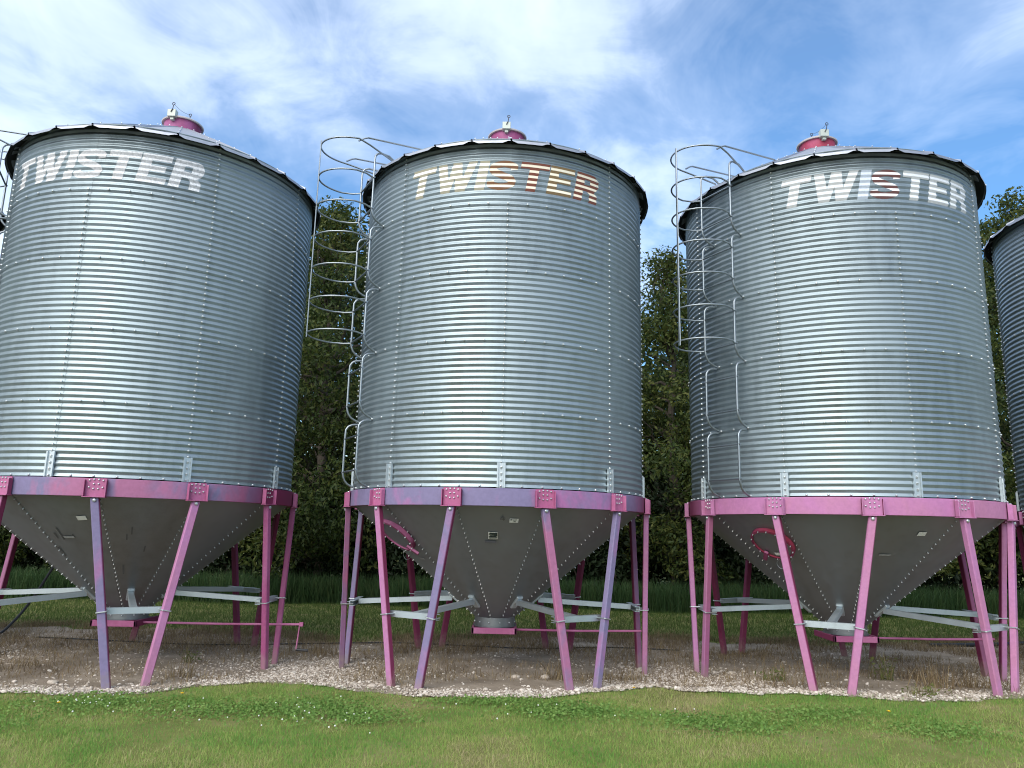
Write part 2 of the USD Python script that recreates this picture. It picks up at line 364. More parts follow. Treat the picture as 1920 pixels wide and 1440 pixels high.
M_TALL = blade_mat('tall_grass_blades', [(0.45, (0.028, 0.06, 0.02)), (0.8, (0.042, 0.085, 0.026)), (1.1, (0.08, 0.11, 0.04))], 1.2)
M_STRAW = blade_mat('dead_straw', [(0.40, (0.085, 0.058, 0.032)), (0.75, (0.18, 0.125, 0.065)), (1.15, (0.36, 0.28, 0.15))], 1.5, trans=0.15)
M_WEED = blade_mat('weed_blades', [(0.45, (0.10, 0.12, 0.035)), (0.8, (0.20, 0.19, 0.06)), (1.1, (0.30, 0.25, 0.09))], 3.0)
M_LEAF = blade_mat('tree_leaves', [(0.40, (0.016, 0.030, 0.008)), (0.72, (0.040, 0.062, 0.013)), (0.95, (0.092, 0.106, 0.022)), (1.15, (0.15, 0.135, 0.04))], 0.55, trans=0.32)
M_SHRUB = blade_mat('shrub_leaves', [(0.40, (0.009, 0.018, 0.007)), (0.75, (0.016, 0.030, 0.010)), (1.1, (0.030, 0.044, 0.015))], 0.7, trans=0.28)
M_BARK = ground_mat('bark', [(0.5, (0.045, 0.038, 0.03)), (1.0, (0.12, 0.10, 0.08))], 6, 60, 0.6)
M_STONE = mat('pebbles', {
    'g': ('geometry', {}), 'at': ('attribute', {'attribute': 'tone'}), 'r': ('rgb_ramp', {'ramp': [(0.0, (0.19, 0.15, 0.11)), (0.35, (0.40, 0.335, 0.265)), (0.75, (0.60, 0.525, 0.44)), (1.0, (0.72, 0.65, 0.56))]}),
    'n': ('noise_texture', {'scale': 90.0, 'detail': 4.0}), 'rn': ('rgb_ramp', {'ramp': [(0.3, (0.75, 0.75, 0.75)), (0.7, (1.1, 1.1, 1.1))]}),
    'm': ('mix', {'mix_type': 'multiply', 'fac': 1.0}), 'p': ('principled_bsdf', {'roughness': 0.9, 'specular_ior_level': 0.2})},
    [('at.fac', 'r.fac'), ('g.position', 'n.vector'), ('n.fac', 'rn.fac'), ('r.color', 'm.color1'), ('rn.color', 'm.color2'), ('m.color', 'p.base_color')])
M_YELLOW = flat('dandelion_yellow', (0.80, 0.52, 0.01)); M_CLOVER = flat('clover_white', (0.72, 0.70, 0.64)); M_STEM = flat('green_stem', (0.10, 0.17, 0.04))

# ------------------------------------------------------------------ ground
def sheet(xs, ys, lift, name, material, mask=None, **tags):
    X, Y = np.meshgrid(xs, ys, indexing='ij')
    Z = ground_z(X, Y) + lift
    V = np.stack([X, Y, Z], -1).reshape(-1, 3)
    F = grid_faces(len(xs), len(ys))
    if mask is not None:
        ok = mask(V[:, 0], V[:, 1]); F = F[ok[F].all(1)]
    return add(name, (V, F), material, smooth=True, **tags)

xs = np.unique(np.concatenate([np.linspace(-400, -16, 14), np.arange(-16, 16.01, 0.16), np.linspace(16, 400, 14)]))
ys = np.unique(np.concatenate([np.linspace(-300, 2, 12), np.arange(2, 19, 0.16), np.linspace(19, 500, 26)]))
sheet(xs, ys, 0.0, 'ground', M_SOIL, kind='structure', label='open lawn and soil reaching to the trees')
M_ADDED_YARD = ground_mat('added_dark_ground', [(0.45, (0.055, 0.052, 0.047)), (0.8, (0.085, 0.08, 0.072)), (1.05, (0.12, 0.112, 0.10))], 1.2, 60, 0.6)  # unseen dark ground, added so the corrugations reflect something dark
sheet(np.arange(-60, 60.1, 1.0), np.concatenate([np.arange(-60, -2, 2.0), np.arange(-2, 3.3, 0.3)]), 0.012, 'yard', M_ADDED_YARD, kind='structure', label='dark packed farmyard in front of the lawn')
# bare dirt bed under the bins: follows the edge curves
xs = np.arange(-12, 13.01, 0.10); tt = np.linspace(0, 1, 60)
X = np.repeat(xs[:, None], 60, 1); Y = edge_y(xs)[:, None] * (1 - tt) + back_y(xs)[:, None] * tt
Z = ground_z(X, Y) + 0.004 + 0.012 * ss(np.minimum(tt, 1 - tt) * 18)[None]
add('dirt_bed', (np.stack([X, Y, Z], -1).reshape(-1, 3), grid_faces(len(xs), 60)), M_DIRT, smooth=True, kind='structure', label='bare brown dirt bed under the row of bins')

# ------------------------------------------------------------------ grain bins
ZB = CAMZ + 0.477            # bottom of the corrugated wall
R, RING, PITCHC, AMP = 1.873, 0.813, 0.813 / 12, 0.0062
SEAM = 41.8
def rad(z):
    p = 2 * math.pi * z / PITCHC
    return R - AMP * 1.085 + AMP * (np.cos(p) + 0.085 * np.cos(3 * p))
def pol(r, deg, z):
    a = np.radians(deg); return np.stack(np.broadcast_arrays(r * np.sin(a), -r * np.cos(a), z), -1)
def rdir(deg):
    a = math.radians(deg); return np.array([math.sin(a), -math.cos(a), 0.0])
def tdir(deg):
    a = math.radians(deg); return np.array([math.cos(a), math.sin(a), 0.0])

# letter outlines: x in degrees round the wall, y from 0 (base line) to 1 (top); sheared afterwards
def letter_shapes():
    def P(*a): return Polygon(a)
    def rect(x0, y0, x1, y1): return sbox(x0, y0, x1, y1)
    T1 = rect(-37.9, .78, -27.5, 1).union(rect(-34.7, 0, -31.1, .8))
    sl = 2.1
    W = P((-24.6, 1), (-21.2, 1), (-20.5, .43), (-18.7, 1), (-15.3, 1), (-15.1, .43), (-12.7, 1), (-9.5, 1), (-14.2, 0), (-17.9, 0), (-18.0, .49), (-20.0, 0), (-23.6, 0))
    I = rect(-10.7, 0, -7.1, 1)
    c = LineString(spline([(0.34, .70), (0.30, .83), (0.0, .892), (-0.30, .83), (-0.345, .70), (-0.20, .575), (0.0, .50), (0.20, .425), (0.345, .30), (0.30, .17), (0.0, .108), (-0.30, .17), (-0.34, .30)], 8))
    S = c.buffer(0.112, cap_style='flat')
    S = affinity.translate(affinity.scale(S, 5.1 / 0.457, 1, origin=(0, 0)), -1.6, 0)
    T2 = rect(4.3, .78, 14.9, 1).union(rect(7.7, 0, 11.2, .8))
    E = rect(15.3, 0, 18.8, 1).union(rect(15.3, .79, 25.0, 1)).union(rect(15.3, .41, 23.9, .61)).union(rect(15.3, 0, 25.0, .20))
    Rr = rect(26, 0, 29.6, 1).union(rect(26, .38, 33.5, 1).union(affinity.scale(affinity.translate(shapely.Point(0, 0).buffer(1, 24), 33.0, .69), 3.3, .31)))
    Rr = Rr.difference(sbox(29.6, .60, 32.2, .79)).union(P((31.2, .42), (34.5, .42), (36.3, .30), (36.6, 0), (32.9, 0), (32.7, .28)))
    out = []
    for nm, g in zip('TWISTER', (T1, W, I, S, T2, E, Rr)):
        if nm != 'W':
            g = affinity.affine_transform(g, [1, sl, 0, 1, 0, 0])
        out.append((nm, g))
    return out
LETTERS = letter_shapes()

def letter_mesh(g, off_deg, z0, height, proud=0.0025):
    """clips the outline to small cells and lays the pieces on the corrugated wall"""
    x0, _, x1, _ = g.bounds
    zs = np.arange(math.floor(z0 / (PITCHC / 8)), math.ceil((z0 + height) / (PITCHC / 8)) + 1) * PITCHC / 8
    V, F = [], []
    n = 0
    xsplit = np.arange(math.floor(x0), math.ceil(x1) + 0.1, 2.0)
    for za, zb in zip(zs[:-1], zs[1:]):
        ya, yb = (za - z0) / height, (zb - z0) / height
        strip = g.intersection(sbox(x0 - 1, ya, x1 + 1, yb))
        if strip.is_empty: continue
        for xa in xsplit:
            c = strip.intersection(sbox(xa, ya, xa + 2.0, yb))
            for q in getattr(c, 'geoms', [c]):
                if q.geom_type != 'Polygon' or q.area < 1e-5: continue
                for tri in shapely.constrained_delaunay_triangles(q).geoms:
                    p = np.array(tri.exterior.coords)[:3]
                    if not tri.exterior.is_ccw: p = p[::-1]
                    z = z0 + p[:, 1] * height
                    V.append(pol(rad(z) + proud, p[:, 0] + off_deg, z)); F.append((n, n + 1, n + 2)); n += 3
    V = np.vstack(V)
    key = np.round(V / 2e-4).astype(np.int64)
    _, idx, inv = np.unique(key, axis=0, return_index=True, return_inverse=True)
    F = inv.reshape(-1)[np.array(F)]
    F = F[(F[:, 0] != F[:, 1]) & (F[:, 1] != F[:, 2]) & (F[:, 0] != F[:, 2])]
    return V[idx], F

# normals computed from the corrugation itself keep the metal smooth
def wall_mesh(name, parent, V, F, N, material):
    p = usdkit.mesh(stage, path_for(name, parent), (V, F), material)
    p.CreateNormalsAttr(Vt.Vec3fArray.FromNumpy(N.astype(np.float32))); p.SetNormalsInterpolation('vertex')
    return p.GetPrim()
def corr_normals(V):
    z = V[:, 2]; a = np.arctan2(V[:, 0], -V[:, 1])
    p = 2 * math.pi * z / PITCHC
    dr = -AMP * 2 * math.pi / PITCHC * (np.sin(p) + 0.255 * np.sin(3 * p))
    N = np.stack([np.sin(a), -np.cos(a), -dr], -1)
    return N / np.linalg.norm(N, axis=1, keepdims=True)

def make_bin(key, label, seam0, leg0, leg_mats, beam_mats, bracket_mats, letter_mats=None, letter_off=0.0, letter_z=3.424, collar_mat=None, detail=True, ladder=True, hatch=False, lean=(0, 0)):
    bx, by = BINS[key]
    b = thing('grain_bin', (bx, by, 0), label=label, category='grain bin', group='corrugated hopper bins standing in a row')
    if lean != (0, 0):
        UsdGeom.Xformable(b).AddRotateXYZOp().Set(Gf.Vec3f(lean[0], lean[1], 0))
    P = str(b.GetPath())
    rng = np.random.default_rng(sum(map(ord, key)))
    # --- wall sheets, 5 rings of 9, lapped at seams and rings
    seams = [seam0 - SEAM, seam0, seam0 + SEAM]
    rest = np.linspace(seam0 + SEAM, seam0 - SEAM + 360, 8)[1:-1]
    seams = np.array(seams + list(rest)); seams = np.sort((seams + 180) % 360 - 180)
    nth, nz = (18, 145) if detail else (10, 97)
    for ring in range(5):
        for s in range(9):
            a0 = seams[s]; a1 = seams[(s + 1) % 9]
            if a1 < a0: a1 += 360
            top = ring == 4
            if top and detail:          # the top ring under the lettering is one wide sheet
                pass
            th = np.linspace(a0 - 0.9, a1 + 0.9, nth)
            z = np.linspace(ring * RING - (0.022 if ring else 0.0), (ring + 1) * RING, nz)
            TH, ZZ = np.meshgrid(th, z, indexing='ij')
            off = 0.0022 * ss((TH - a0) / (a1 - a0)) + 0.0018 * ss(((ring + 0.12) * RING - ZZ) / (0.12 * RING + 0.02)) * (ring > 0)
            dent = 0.0016 * (meshkit.noise(np.stack([TH.ravel() * 0.07, ZZ.ravel() * 1.7, np.full(TH.size, ring * 3.1 + s)], -1), 3).reshape(TH.shape) - 0.5)
            V = pol(rad(ZZ) + off + dent, TH, ZZ + 0.0).reshape(-1, 3)
            N = corr_normals(V)
            d = (np.gradient((off + dent), th, axis=0) / np.radians(1) / R * 0.5)
            t = np.stack([np.cos(np.radians(TH)), np.sin(np.radians(TH)), 0 * TH], -1).reshape(-1, 3)
            N = N - t * d.reshape(-1, 1); N /= np.linalg.norm(N, axis=1, keepdims=True)
            V[:, 2] += ZB
            wall_mesh('wall_sheet', P, V, grid_faces(nth, nz)[:, ::1], N, M_GALV)
    # --- wall bolts
    pos, nrm = [], []
    def bolt(deg, z, rr=0.0):
        pos.append(pol(rad(z) + 0.003 + rr, deg, z + ZB)); nrm.append(rdir(deg))
    for k in range(6):
        if k == 5: continue
        for s in range(9):
            a0, a1 = seams[s], seams[(s + 1) % 9]
            if a1 < a0: a1 += 360
            for q in range(6):
                bolt(a0 + (a1 - a0) * q / 6, k * RING + (0.012 if k == 0 else 0))
    mid = seams[np.argmin(np.abs(seams - seam0))]
    for s in seams:
        for k in range(1, 60):
            if k % 12 == 0 and k < 60: continue
            if s == mid and k > 48: continue
            bolt(s + 0.02 * rng.standard_normal(), k * PITCHC)
    add('wall_bolts', bolts(pos, nrm, 0.0128, 0.013, 8 if detail else 5), M_BOLT, P, smooth=False, kind='stuff')
    # --- stiffener plates at the seams
    for s in seams:
        prof = np.array([(-0.045, -0.004), (-0.045, 0.022), (-0.030, 0.022), (-0.026, 0.004), (-0.012, 0.004), (0.012, 0.004), (0.026, 0.004), (0.030, 0.022), (0.045, 0.022), (0.045, -0.004)])
        pg = Polygon(prof)
        m = trimesh.creation.extrude_polygon(pg, 0.268)
        Mx = np.eye(4); Mx[:3, 0] = tdir(s); Mx[:3, 1] = rdir(s); Mx[:3, 2] = (0, 0, 1); Mx[:3, 3] = pol(R + 0.004, s, ZB - 0.006)
        m.apply_transform(Mx)
        st = add('wall_stiffener', m, M_BRACE, P)
        add('stiffener_bolts', bolts([pol(R + 0.009, s, ZB + 0.012 + k * PITCHC) for k in range(4)], [rdir(s)] * 4, 0.013, 0.014, 8), M_BOLT, st, kind='stuff')
    # --- roof: 27 ribbed panels
    nrib = 27; rr0, zr0, slope = R + 0.115, ZB + 3.985, math.tan(math.radians(29.3)); rc = 0.262
    for k in range(nrib):
        a0 = seam0 + k * 360 / nrib; a1 = a0 + 360 / nrib
        us = np.array([0, 0.012, 0.05, 0.062, 0.20, 0.5, 0.80, 0.93, 1.0]); up_ = np.array([0.0, 0.021, 0.021, 0.004, 0.0, 0.0, 0.0, 0.002, 0.003])
        us2 = us * (a1 + 0.35 - a0) + a0
        rs = np.concatenate([[rr0], np.linspace(rr0 - 0.02, rc - 0.02, 6)])
        V = []
        for i, r_ in enumerate(rs):
            chord = r_ * np.cos(np.radians((a1 - a0) / 2)) / np.cos(np.radians(us2 - (a0 + a1) / 2))
            rj = np.where(up_ > 0.015, r_, 0.5 * chord + 0.5 * r_)
            z = zr0 + (rr0 - r_) * slope + up_ * (0.25 + 0.75 * min(1, r_ / 1.2)) + (0.0015 * rng.standard_normal(len(us)) if 0 < i < 6 else 0)
            V.append(pol(rj, us2, z))
        lip = pol(np.linalg.norm(V[0][:, :2], axis=1) + 0.004, us2, V[0][:, 2] - np.where(up_ > 0.015, 0.002, 0.034 * np.clip(np.minimum(us, 1 - us) * 5.0, 0.35, 1)))
        V = np.array([lip] + V)
        m = (V.reshape(-1, 3), grid_faces(len(V), len(us)))
        rp = add('roof_panel', m, M_ROOF, P, smooth=25)
        if detail:
            add('roof_screws', bolts([pol(r_ + 0.0, a0 + 0.9 * 360 / nrib * 0.03 + 0.28, zr0 + (rr0 - r_) * slope + 0.028) for r_ in (1.85, 1.45, 1.05, 0.65)], [rdir(a0) * 0.5 + np.array([0, 0, .86])] * 4, 0.009, 0.007, 6), M_BOLT, rp, kind='stuff')
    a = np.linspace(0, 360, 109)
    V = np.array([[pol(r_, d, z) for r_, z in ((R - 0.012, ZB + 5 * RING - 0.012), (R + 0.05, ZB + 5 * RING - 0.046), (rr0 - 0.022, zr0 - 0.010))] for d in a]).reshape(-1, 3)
    add('eave_closure', (V, grid_faces(109, 3)), M_EAVE_SHADE, P, smooth=True)  # dark ring added to paint the eave shade, no real strip
    # --- fill collar, lid and its hardware
    def ringmesh(prof, n=48):
        a = np.linspace(0, 360, n, endpoint=False)
        V = np.array([[pol(r_, d, z) for r_, z in prof] for d in a])
        return V.reshape(-1, 3), np.vstack([grid_faces(n, len(prof), True)])
    zt = ZB + 5.115
    col = add('fill_collar', ringmesh([(0.245, zt - 0.17), (0.247, zt - 0.03), (0.25, zt - 0.012), (0.262, zt - 0.006)]), collar_mat or P_COLLAR, P, smooth=40)
    add('fill_lid', ringmesh([(0.248, zt - 0.018), (0.276, zt - 0.020), (0.280, zt - 0.004), (0.262, zt + 0.010), (0.13, zt + 0.03), (0.004, zt + 0.04)]), M_LID, P, smooth=40)
    add('latch_box', trimesh.util.concatenate([bevel_box(0.115, 0.085, 0.105, 0.004).apply_translation(pol(0.275, seam0 - 4, zt + 0.022)),
                                               bevel_box(0.05, 0.06, 0.05, 0.004).apply_translation(pol(0.262, seam0 - 4, zt - 0.045))]), M_BOX, P)
    wedge = trimesh.creation.extrude_polygon(Polygon([(-0.06, 0), (0.07, 0), (0.055, 0.09), (0.01, 0.135), (-0.015, 0.13)]), 0.08)
    wedge.apply_translation((0, 0, -0.04)); wedge.apply_transform(trimesh.transformations.rotation_matrix(math.pi / 2, (1, 0, 0))); wedge.apply_transform(trimesh.transformations.rotation_matrix(math.pi / 2, (0, 0, 1)))
    wedge.apply_translation(pol(0.16, seam0 + 178, zt + 0.02)); add('hinge_block', wedge, M_BOX, P)
    def eye(c, lean_):
        c = np.array(c); t = c + np.array([lean_, 0, 0.10]); a = np.linspace(0, 2 * math.pi, 12, endpoint=False)
        return cat([tube([c, (c + t) / 2 + [lean_ * .3, 0, 0], t], 0.006, 6), tube(np.stack([t[0] + 0.019 * np.cos(a), t[1] + 0 * a, t[2] + 0.019 + 0.019 * np.sin(a)], -1), 0.005, 6, closed=True)])
    e1 = pol(0.325, seam0 - 4, zt + 0.03); e2 = pol(0.16, seam0 + 178, zt + 0.14)
    add('lid_hook', cat([eye(e1, 0.03), tube([e1 + [0, .0, 0], e1 + [0, .06, 0]], 0.005, 5)]), M_DARKWIRE, P); add('lid_hook', eye(e2, 0.0), M_DARKWIRE, P)
    w0, w1 = e1 + [0.03, 0, 0.12], e2 + [0, 0, 0.12]
    add('trip_wire', tube([w0 + (w1 - w0) * t - [0, 0, 0.03 * math.sin(math.pi * t)] for t in np.linspace(0, 1, 7)], 0.0022, 5), M_DARKWIRE, P)
    # --- ring beam segments between brackets, brackets, legs
    zt_, zb_ = ZB - 0.012, ZB - 0.200; RB = R + 0.030
    leg_angles = [leg0 + (k - 0.5) * 60 + d for k in range(6) for d in (15, 45)]
    brk = [leg0 + 15 + 30 * k for k in range(12)]
    for k in range(12):
        a = np.linspace(brk[k], brk[k] + 30, 13)
        prof = [(R - 0.03, zt_ - 0.001), (RB, zt_), (RB + 0.003, zt_ - 0.006), (RB + 0.003, zb_ + 0.008), (RB, zb_), (R - 0.075, zb_), (R - 0.075, zb_ + 0.006), (RB - 0.006, zb_ + 0.008), (RB - 0.006, zt_ - 0.01)]
        V = np.array([[pol(r_, d, z) for r_, z in prof] for d in a]).reshape(-1, 3)
        add('ring_beam', (V, grid_faces(13, len(prof))[:, ::-1]), beam_mats[k % len(beam_mats)], P, smooth=30)
    rb = RB + 0.004
    gz = lambda d, r_: float(ground_z(np.array([bx + r_ * math.sin(math.radians(d))]), np.array([by - r_ * math.cos(math.radians(d))]))[0])
    for k in range(12):
        d = brk[k]
        def L2W(m):
            Mx = np.eye(4); Mx[:3, 0] = tdir(d); Mx[:3, 1] = rdir(d); Mx[:3, 2] = (0, 0, 1); Mx[:3, 3] = pol(rb, d, ZB - 0.108)
            return m.apply_transform(Mx)
        parts = [bevel_box(0.205, 0.012, 0.190, 0.003).apply_translation((0, 0.012, 0.0)),
                 bevel_box(0.010, 0.052, 0.172, 0.003).apply_translation((-0.105, 0.034, -0.009)), bevel_box(0.010, 0.052, 0.172, 0.003).apply_translation((0.105, 0.034, -0.009)),
                 bevel_box(0.226, 0.075, 0.010, 0.003).apply_translation((0, 0.034, -0.101))]
        br = add('leg_bracket', L2W(trimesh.util.concatenate(parts)), bracket_mats[k % len(bracket_mats)], P)
        pp = [(x, z) for z in (0.073, -0.0) for x in (-0.066, 0.066)] + [(x, z) for z in (0.082, 0.036, -0.014) for x in (-0.023, 0.023)]
        add('bracket_bolts', bolts([pol(rb, d, ZB - 0.108) + tdir(d) * x + rdir(d) * 0.018 + np.array([0, 0, z]) for x, z in pp], [rdir(d)] * len(pp), 0.0105, 0.012, 7), M_BOLT, br, kind='stuff')
        # leg: top under the bracket, foot beside its pair's other foot
        first = k % 2 == 0             # brackets k=0,1 stand at +15 and +45 of leg0: the pair meets at +30... see below
    for k in range(12):
        d = brk[k]
        pair = leg0 + 60 * round((d - leg0) / 60.0)
        if abs(d - pair) > 16: pair = leg0 + 60 * math.floor((d - leg0) / 60.0) + (0 if d - leg0 - 60 * math.floor((d - leg0) / 60.0) < 30 else 60)
        f = pair + (5.0 if d > pair else -5.0) + rng.uniform(-0.6, 0.6)
        rf = R + 0.01
        p0 = pol(R + 0.045, d, ZB - 0.205); p1 = pol(rf, f, gz(f, rf) - 0.05)
        lm_ = frame_box(p0, p1, 0.084, 0.066, tdir((d + f) / 2), 0.009)
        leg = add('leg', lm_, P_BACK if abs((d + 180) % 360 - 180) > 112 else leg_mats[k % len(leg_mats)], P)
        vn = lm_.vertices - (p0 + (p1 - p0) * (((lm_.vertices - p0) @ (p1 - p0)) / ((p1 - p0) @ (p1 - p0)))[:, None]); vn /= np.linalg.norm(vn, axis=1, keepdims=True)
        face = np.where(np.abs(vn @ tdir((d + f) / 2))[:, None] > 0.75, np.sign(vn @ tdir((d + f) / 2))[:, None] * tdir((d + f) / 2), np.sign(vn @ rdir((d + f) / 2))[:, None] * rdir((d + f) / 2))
        bl = ss((face @ rdir((d + f) / 2) * 0.75 + np.maximum(0, face @ np.array([-0.75, -0.55, 0])) - 0.15) / 0.5)  # outer and left faces paler: fading and the lit side painted together
        UsdGeom.PrimvarsAPI(leg).CreatePrimvar('fade_shade', Sdf.ValueTypeNames.FloatArray, 'vertex').Set(Vt.FloatArray.FromNumpy(bl.astype(np.float32)))
        ax = (p1 - p0) / np.linalg.norm(p1 - p0); s_ = tdir((d + f) / 2); s_ = s_ - ax * (s_ @ ax); s_ /= np.linalg.norm(s_); n_ = np.cross(ax, s_)
        if n_ @ rdir(d) < 0: n_ = -n_
        add('leg_bolt', bolts([p0 + ax * 0.035 + n_ * 0.034], [n_], 0.021, 0.016, 10), M_BOLT, leg)
        for kk, dd, txt, tt_, hh in (('R', -13.1, '5', 0.115, 0.062), ('M', -13.9, 'L', 0.14, 0.05)):
            if key == kk and abs(d - dd) < 2:
                tm = meshkit.text_mesh(txt, hh, 0.0008); tm.apply_translation((-hh * .3, -hh * .5, 0))
                Mx = np.eye(4); Mx[:3, 1] = -ax; Mx[:3, 2] = n_; Mx[:3, 0] = np.cross(-ax, n_); Mx[:3, 3] = p0 + (p1 - p0) * tt_ + n_ * 0.0335
                add('chalk_mark', tm.apply_transform(Mx), M_CHALK, leg)
        # u-bolt that ties the leg to the bar behind it
        t = (ZB - 1.375 - p0[2]) / (p1[2] - p0[2]); c = p0 + (p1 - p0) * t
        q = [c + s_ * x + n_ * y + np.array([0, 0, dz]) for x, y, dz in ((-0.048, -0.11, 0.0), (-0.048, 0.034, 0.002), (-0.042, 0.041, 0.002), (0.042, 0.041, 0.0), (0.048, 0.034, 0.0), (0.048, -0.11, 0.0))]
        add('leg_clamp', tube(q, 0.007, 6), M_BOLT, P)
    # --- tie bars and struts
    CB_Z, CB_R = ZB - 1.53, 0.245
    def cone_r(z): return CB_R + (R - 0.03 - CB_R) * (z - CB_Z) / (ZB - 0.19 - CB_Z)
    for k in range(6):
        d = leg0 + 60 * k
        zz = ZB - 1.375; rbar = R - 0.105
        hw = 0.27
        prof = Polygon([(-0.03, -0.032), (0.03, -0.032), (0.03, -0.026), (-0.024, -0.026), (-0.024, 0.026), (0.03, 0.026), (0.03, 0.032), (-0.03, 0.032)])
        def channel(p0, p1, out):
            m = trimesh.creation.extrude_polygon(prof, np.linalg.norm(np.subtract(p1, p0)))
            ax = np.subtract(p1, p0); ax = ax / np.linalg.norm(ax); o = out - ax * (out @ ax); o /= np.linalg.norm(o)
            Mx = np.eye(4); Mx[:3, 0] = -o; Mx[:3, 1] = np.cross(ax, -o); Mx[:3, 2] = ax; Mx[:3, 3] = p0
            return m.apply_transform(Mx)
        c = rdir(d) * rbar + np.array([0, 0, zz])
        add('tie_bar', channel(c - tdir(d) * hw * 1.18, c + tdir(d) * hw * 1.18, rdir(d)), M_BRACE, P)
        zs_ = ZB - 1.31; rs_ = cone_r(zs_)
        q0 = rdir(d) * (rbar - 0.033) + np.array([0, 0, zz + 0.002]); q1 = rdir(d) * (rs_ + 0.045) + np.array([0, 0, zs_])
        add('hopper_strut', channel(q0, q1, np.array([0, 0, 1.0]) + tdir(d) * 0.001), M_BRACE, P)
        slope_v = np.array([*(rdir(d) * (R - CB_R))[:2], (ZB - 0.19 - CB_Z)]); slope_v /= np.linalg.norm(slope_v)
        cc = rdir(d) * (rs_ + 0.012) + np.array([0, 0, zs_])
        add('strut_bracket', frame_box(cc - slope_v * 0.11, cc + slope_v * 0.11, 0.085, 0.035, tdir(d), 0.010), M_BRACE, P)
    # --- hopper: 12 rolled panels, bolted along the seams
    for k in range(12):
        a0 = brk[k] - 0.0; a = np.linspace(a0 - 1.1, a0 + 30.6, 9); t = np.linspace(0, 1, 7)
        V = []
        for tt_ in t:
            z = ZB - 0.19 + (CB_Z - ZB + 0.19) * tt_
            off = 0.004 * ss((a - a0) / 30.0)
            V.append(pol(cone_r(z) + off, a, z))
        V = np.array(V).reshape(-1, 3)
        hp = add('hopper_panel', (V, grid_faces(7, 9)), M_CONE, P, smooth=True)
        n_ = rdir(a0) * (ZB - 0.19 - CB_Z) - np.array([0, 0, R - CB_R])
        zz = np.linspace(ZB - 0.24, CB_Z + 0.05, 26)
        add('hopper_bolts', bolts([pol(cone_r(z) + 0.006, a0 + 0.022 / max(cone_r(z), .1) * 57, z) for z in zz], [n_] * len(zz), 0.0075, 0.017, 6), M_CBOLT, hp, kind='stuff')
    a = np.linspace(0, 360, 40, endpoint=False)
    add('outlet_collar', ringmesh([(CB_R + 0.012, CB_Z + 0.03), (CB_R + 0.012, CB_Z - 0.095), (CB_R + 0.030, CB_Z - 0.098), (CB_R + 0.030, CB_Z - 0.106), (CB_R - 0.02, CB_Z - 0.106)], 40), M_CONE, P, smooth=30)
    aa = np.arange(12) * 30 + 15
    add('collar_bolts', bolts([pol(CB_R + 0.013, d, CB_Z - 0.05) for d in aa], [rdir(d) for d in aa], 0.009, 0.012, 6), M_BOLT, P, kind='stuff')
    gzc = CB_Z - 0.140
    gate = trimesh.util.concatenate([bevel_box(0.56, 0.030, 0.072, 0.004).apply_translation((0, -0.30, gzc)), bevel_box(0.030, 0.63, 0.072, 0.004).apply_translation((0.265, 0.0, gzc)),
                                     bevel_box(0.030, 0.63, 0.072, 0.004).apply_translation((-0.265, 0.0, gzc)), bevel_box(0.50, 0.60, 0.010, 0.003).apply_translation((0, 0, gzc + 0.02))])
    add('slide_gate', gate, P_DEEP, P)
    rp0 = np.array([0.28, -0.12, gzc]); dr_ = rdir(leg0 + 60 * round((90 - leg0) / 60)); rp1 = np.array([2.22 if key in ('L',) else 1.86, -0.05, gzc + 0.01])
    add('gate_rod', tube([rp0, (rp0 + rp1) / 2 - [0, 0, .008], rp1], 0.0145, 10), P_DEEP, P, smooth=40)
    if key in ('L', 'FL'):
        ck = add('crank', cat([tube([rp1 + [-.02, 0, 0], rp1 + [-.04, -.02, -.30]], 0.009, 6), bevel_box(0.05, 0.05, 0.05, 0.005).apply_translation(rp1)]), P_DEEP, P)
        add('crank_handle', tube([rp1 + [-.04, -.02, -.30], rp1 + [.11, -.03, -.305]], 0.016, 8), M_BLACK, ck)
    # --- ladder on the left of the bin
    if ladder:
        lx = UsdGeom.Xform.Define(stage, path_for('ladder', P)).GetPrim(); LP = str(lx.GetPath())
        ra = [seam0 - 55.6, seam0 - 69.9]; so = 0.165
        for d in ra:
            for k in range(5):
                z0, z1 = k * RING + 0.015, (k + 1) * RING - 0.015
                top = k == 4
                q_ = [(0.004, z0), (0.055, z0 + 0.018), (0.105, z0 + 0.045), (0.140, z0 + 0.085), (0.158, z0 + 0.13), (so, z0 + 0.18)]
                if not top:
                    q_ += [(so, z1 - 0.13), (0.160, z1 - 0.075), (0.135, z1 - 0.035), (0.095, z1 - 0.012), (0.05, z1 - 0.003), (0.004, z1)]
                else:
                    q_ += [(so, z1 + 0.06), (0.160, z1 + 0.11), (0.130, z1 + 0.15), (0.08, z1 + 0.17), (-0.03, z1 + 0.165), (-0.14, z1 + 0.10)]
                q = np.array([pol(R + o_, d, z_) for o_, z_ in q_])
                add('rail', tube(q, 0.0135, 8), M_PIPE, LP, smooth=50)
        rz_ = 0.20 + np.arange(11) * RING / 2
        for z in rz_[:10]:
            a_, c_ = pol(R + so, ra[0], z + ZB), pol(R + so, ra[1], z + ZB); e = (c_ - a_) / np.linalg.norm(c_ - a_) * 0.03
            add('rung', tube([a_ - ZB * np.array([0, 0, 1.0]) - e, c_ - ZB * np.array([0, 0, 1.0]) + e], 0.011, 8), M_PIPE, LP, smooth=50)
        mid_ = (ra[0] + ra[1]) / 2; out, sd = rdir(mid_ - 3), tdir(mid_ - 3)
        base = (pol(R + so, ra[0], 0) + pol(R + so, ra[1], 0)) / 2; half = np.linalg.norm(pol(R + so, ra[0], 0) - pol(R + so, ra[1], 0)) / 2
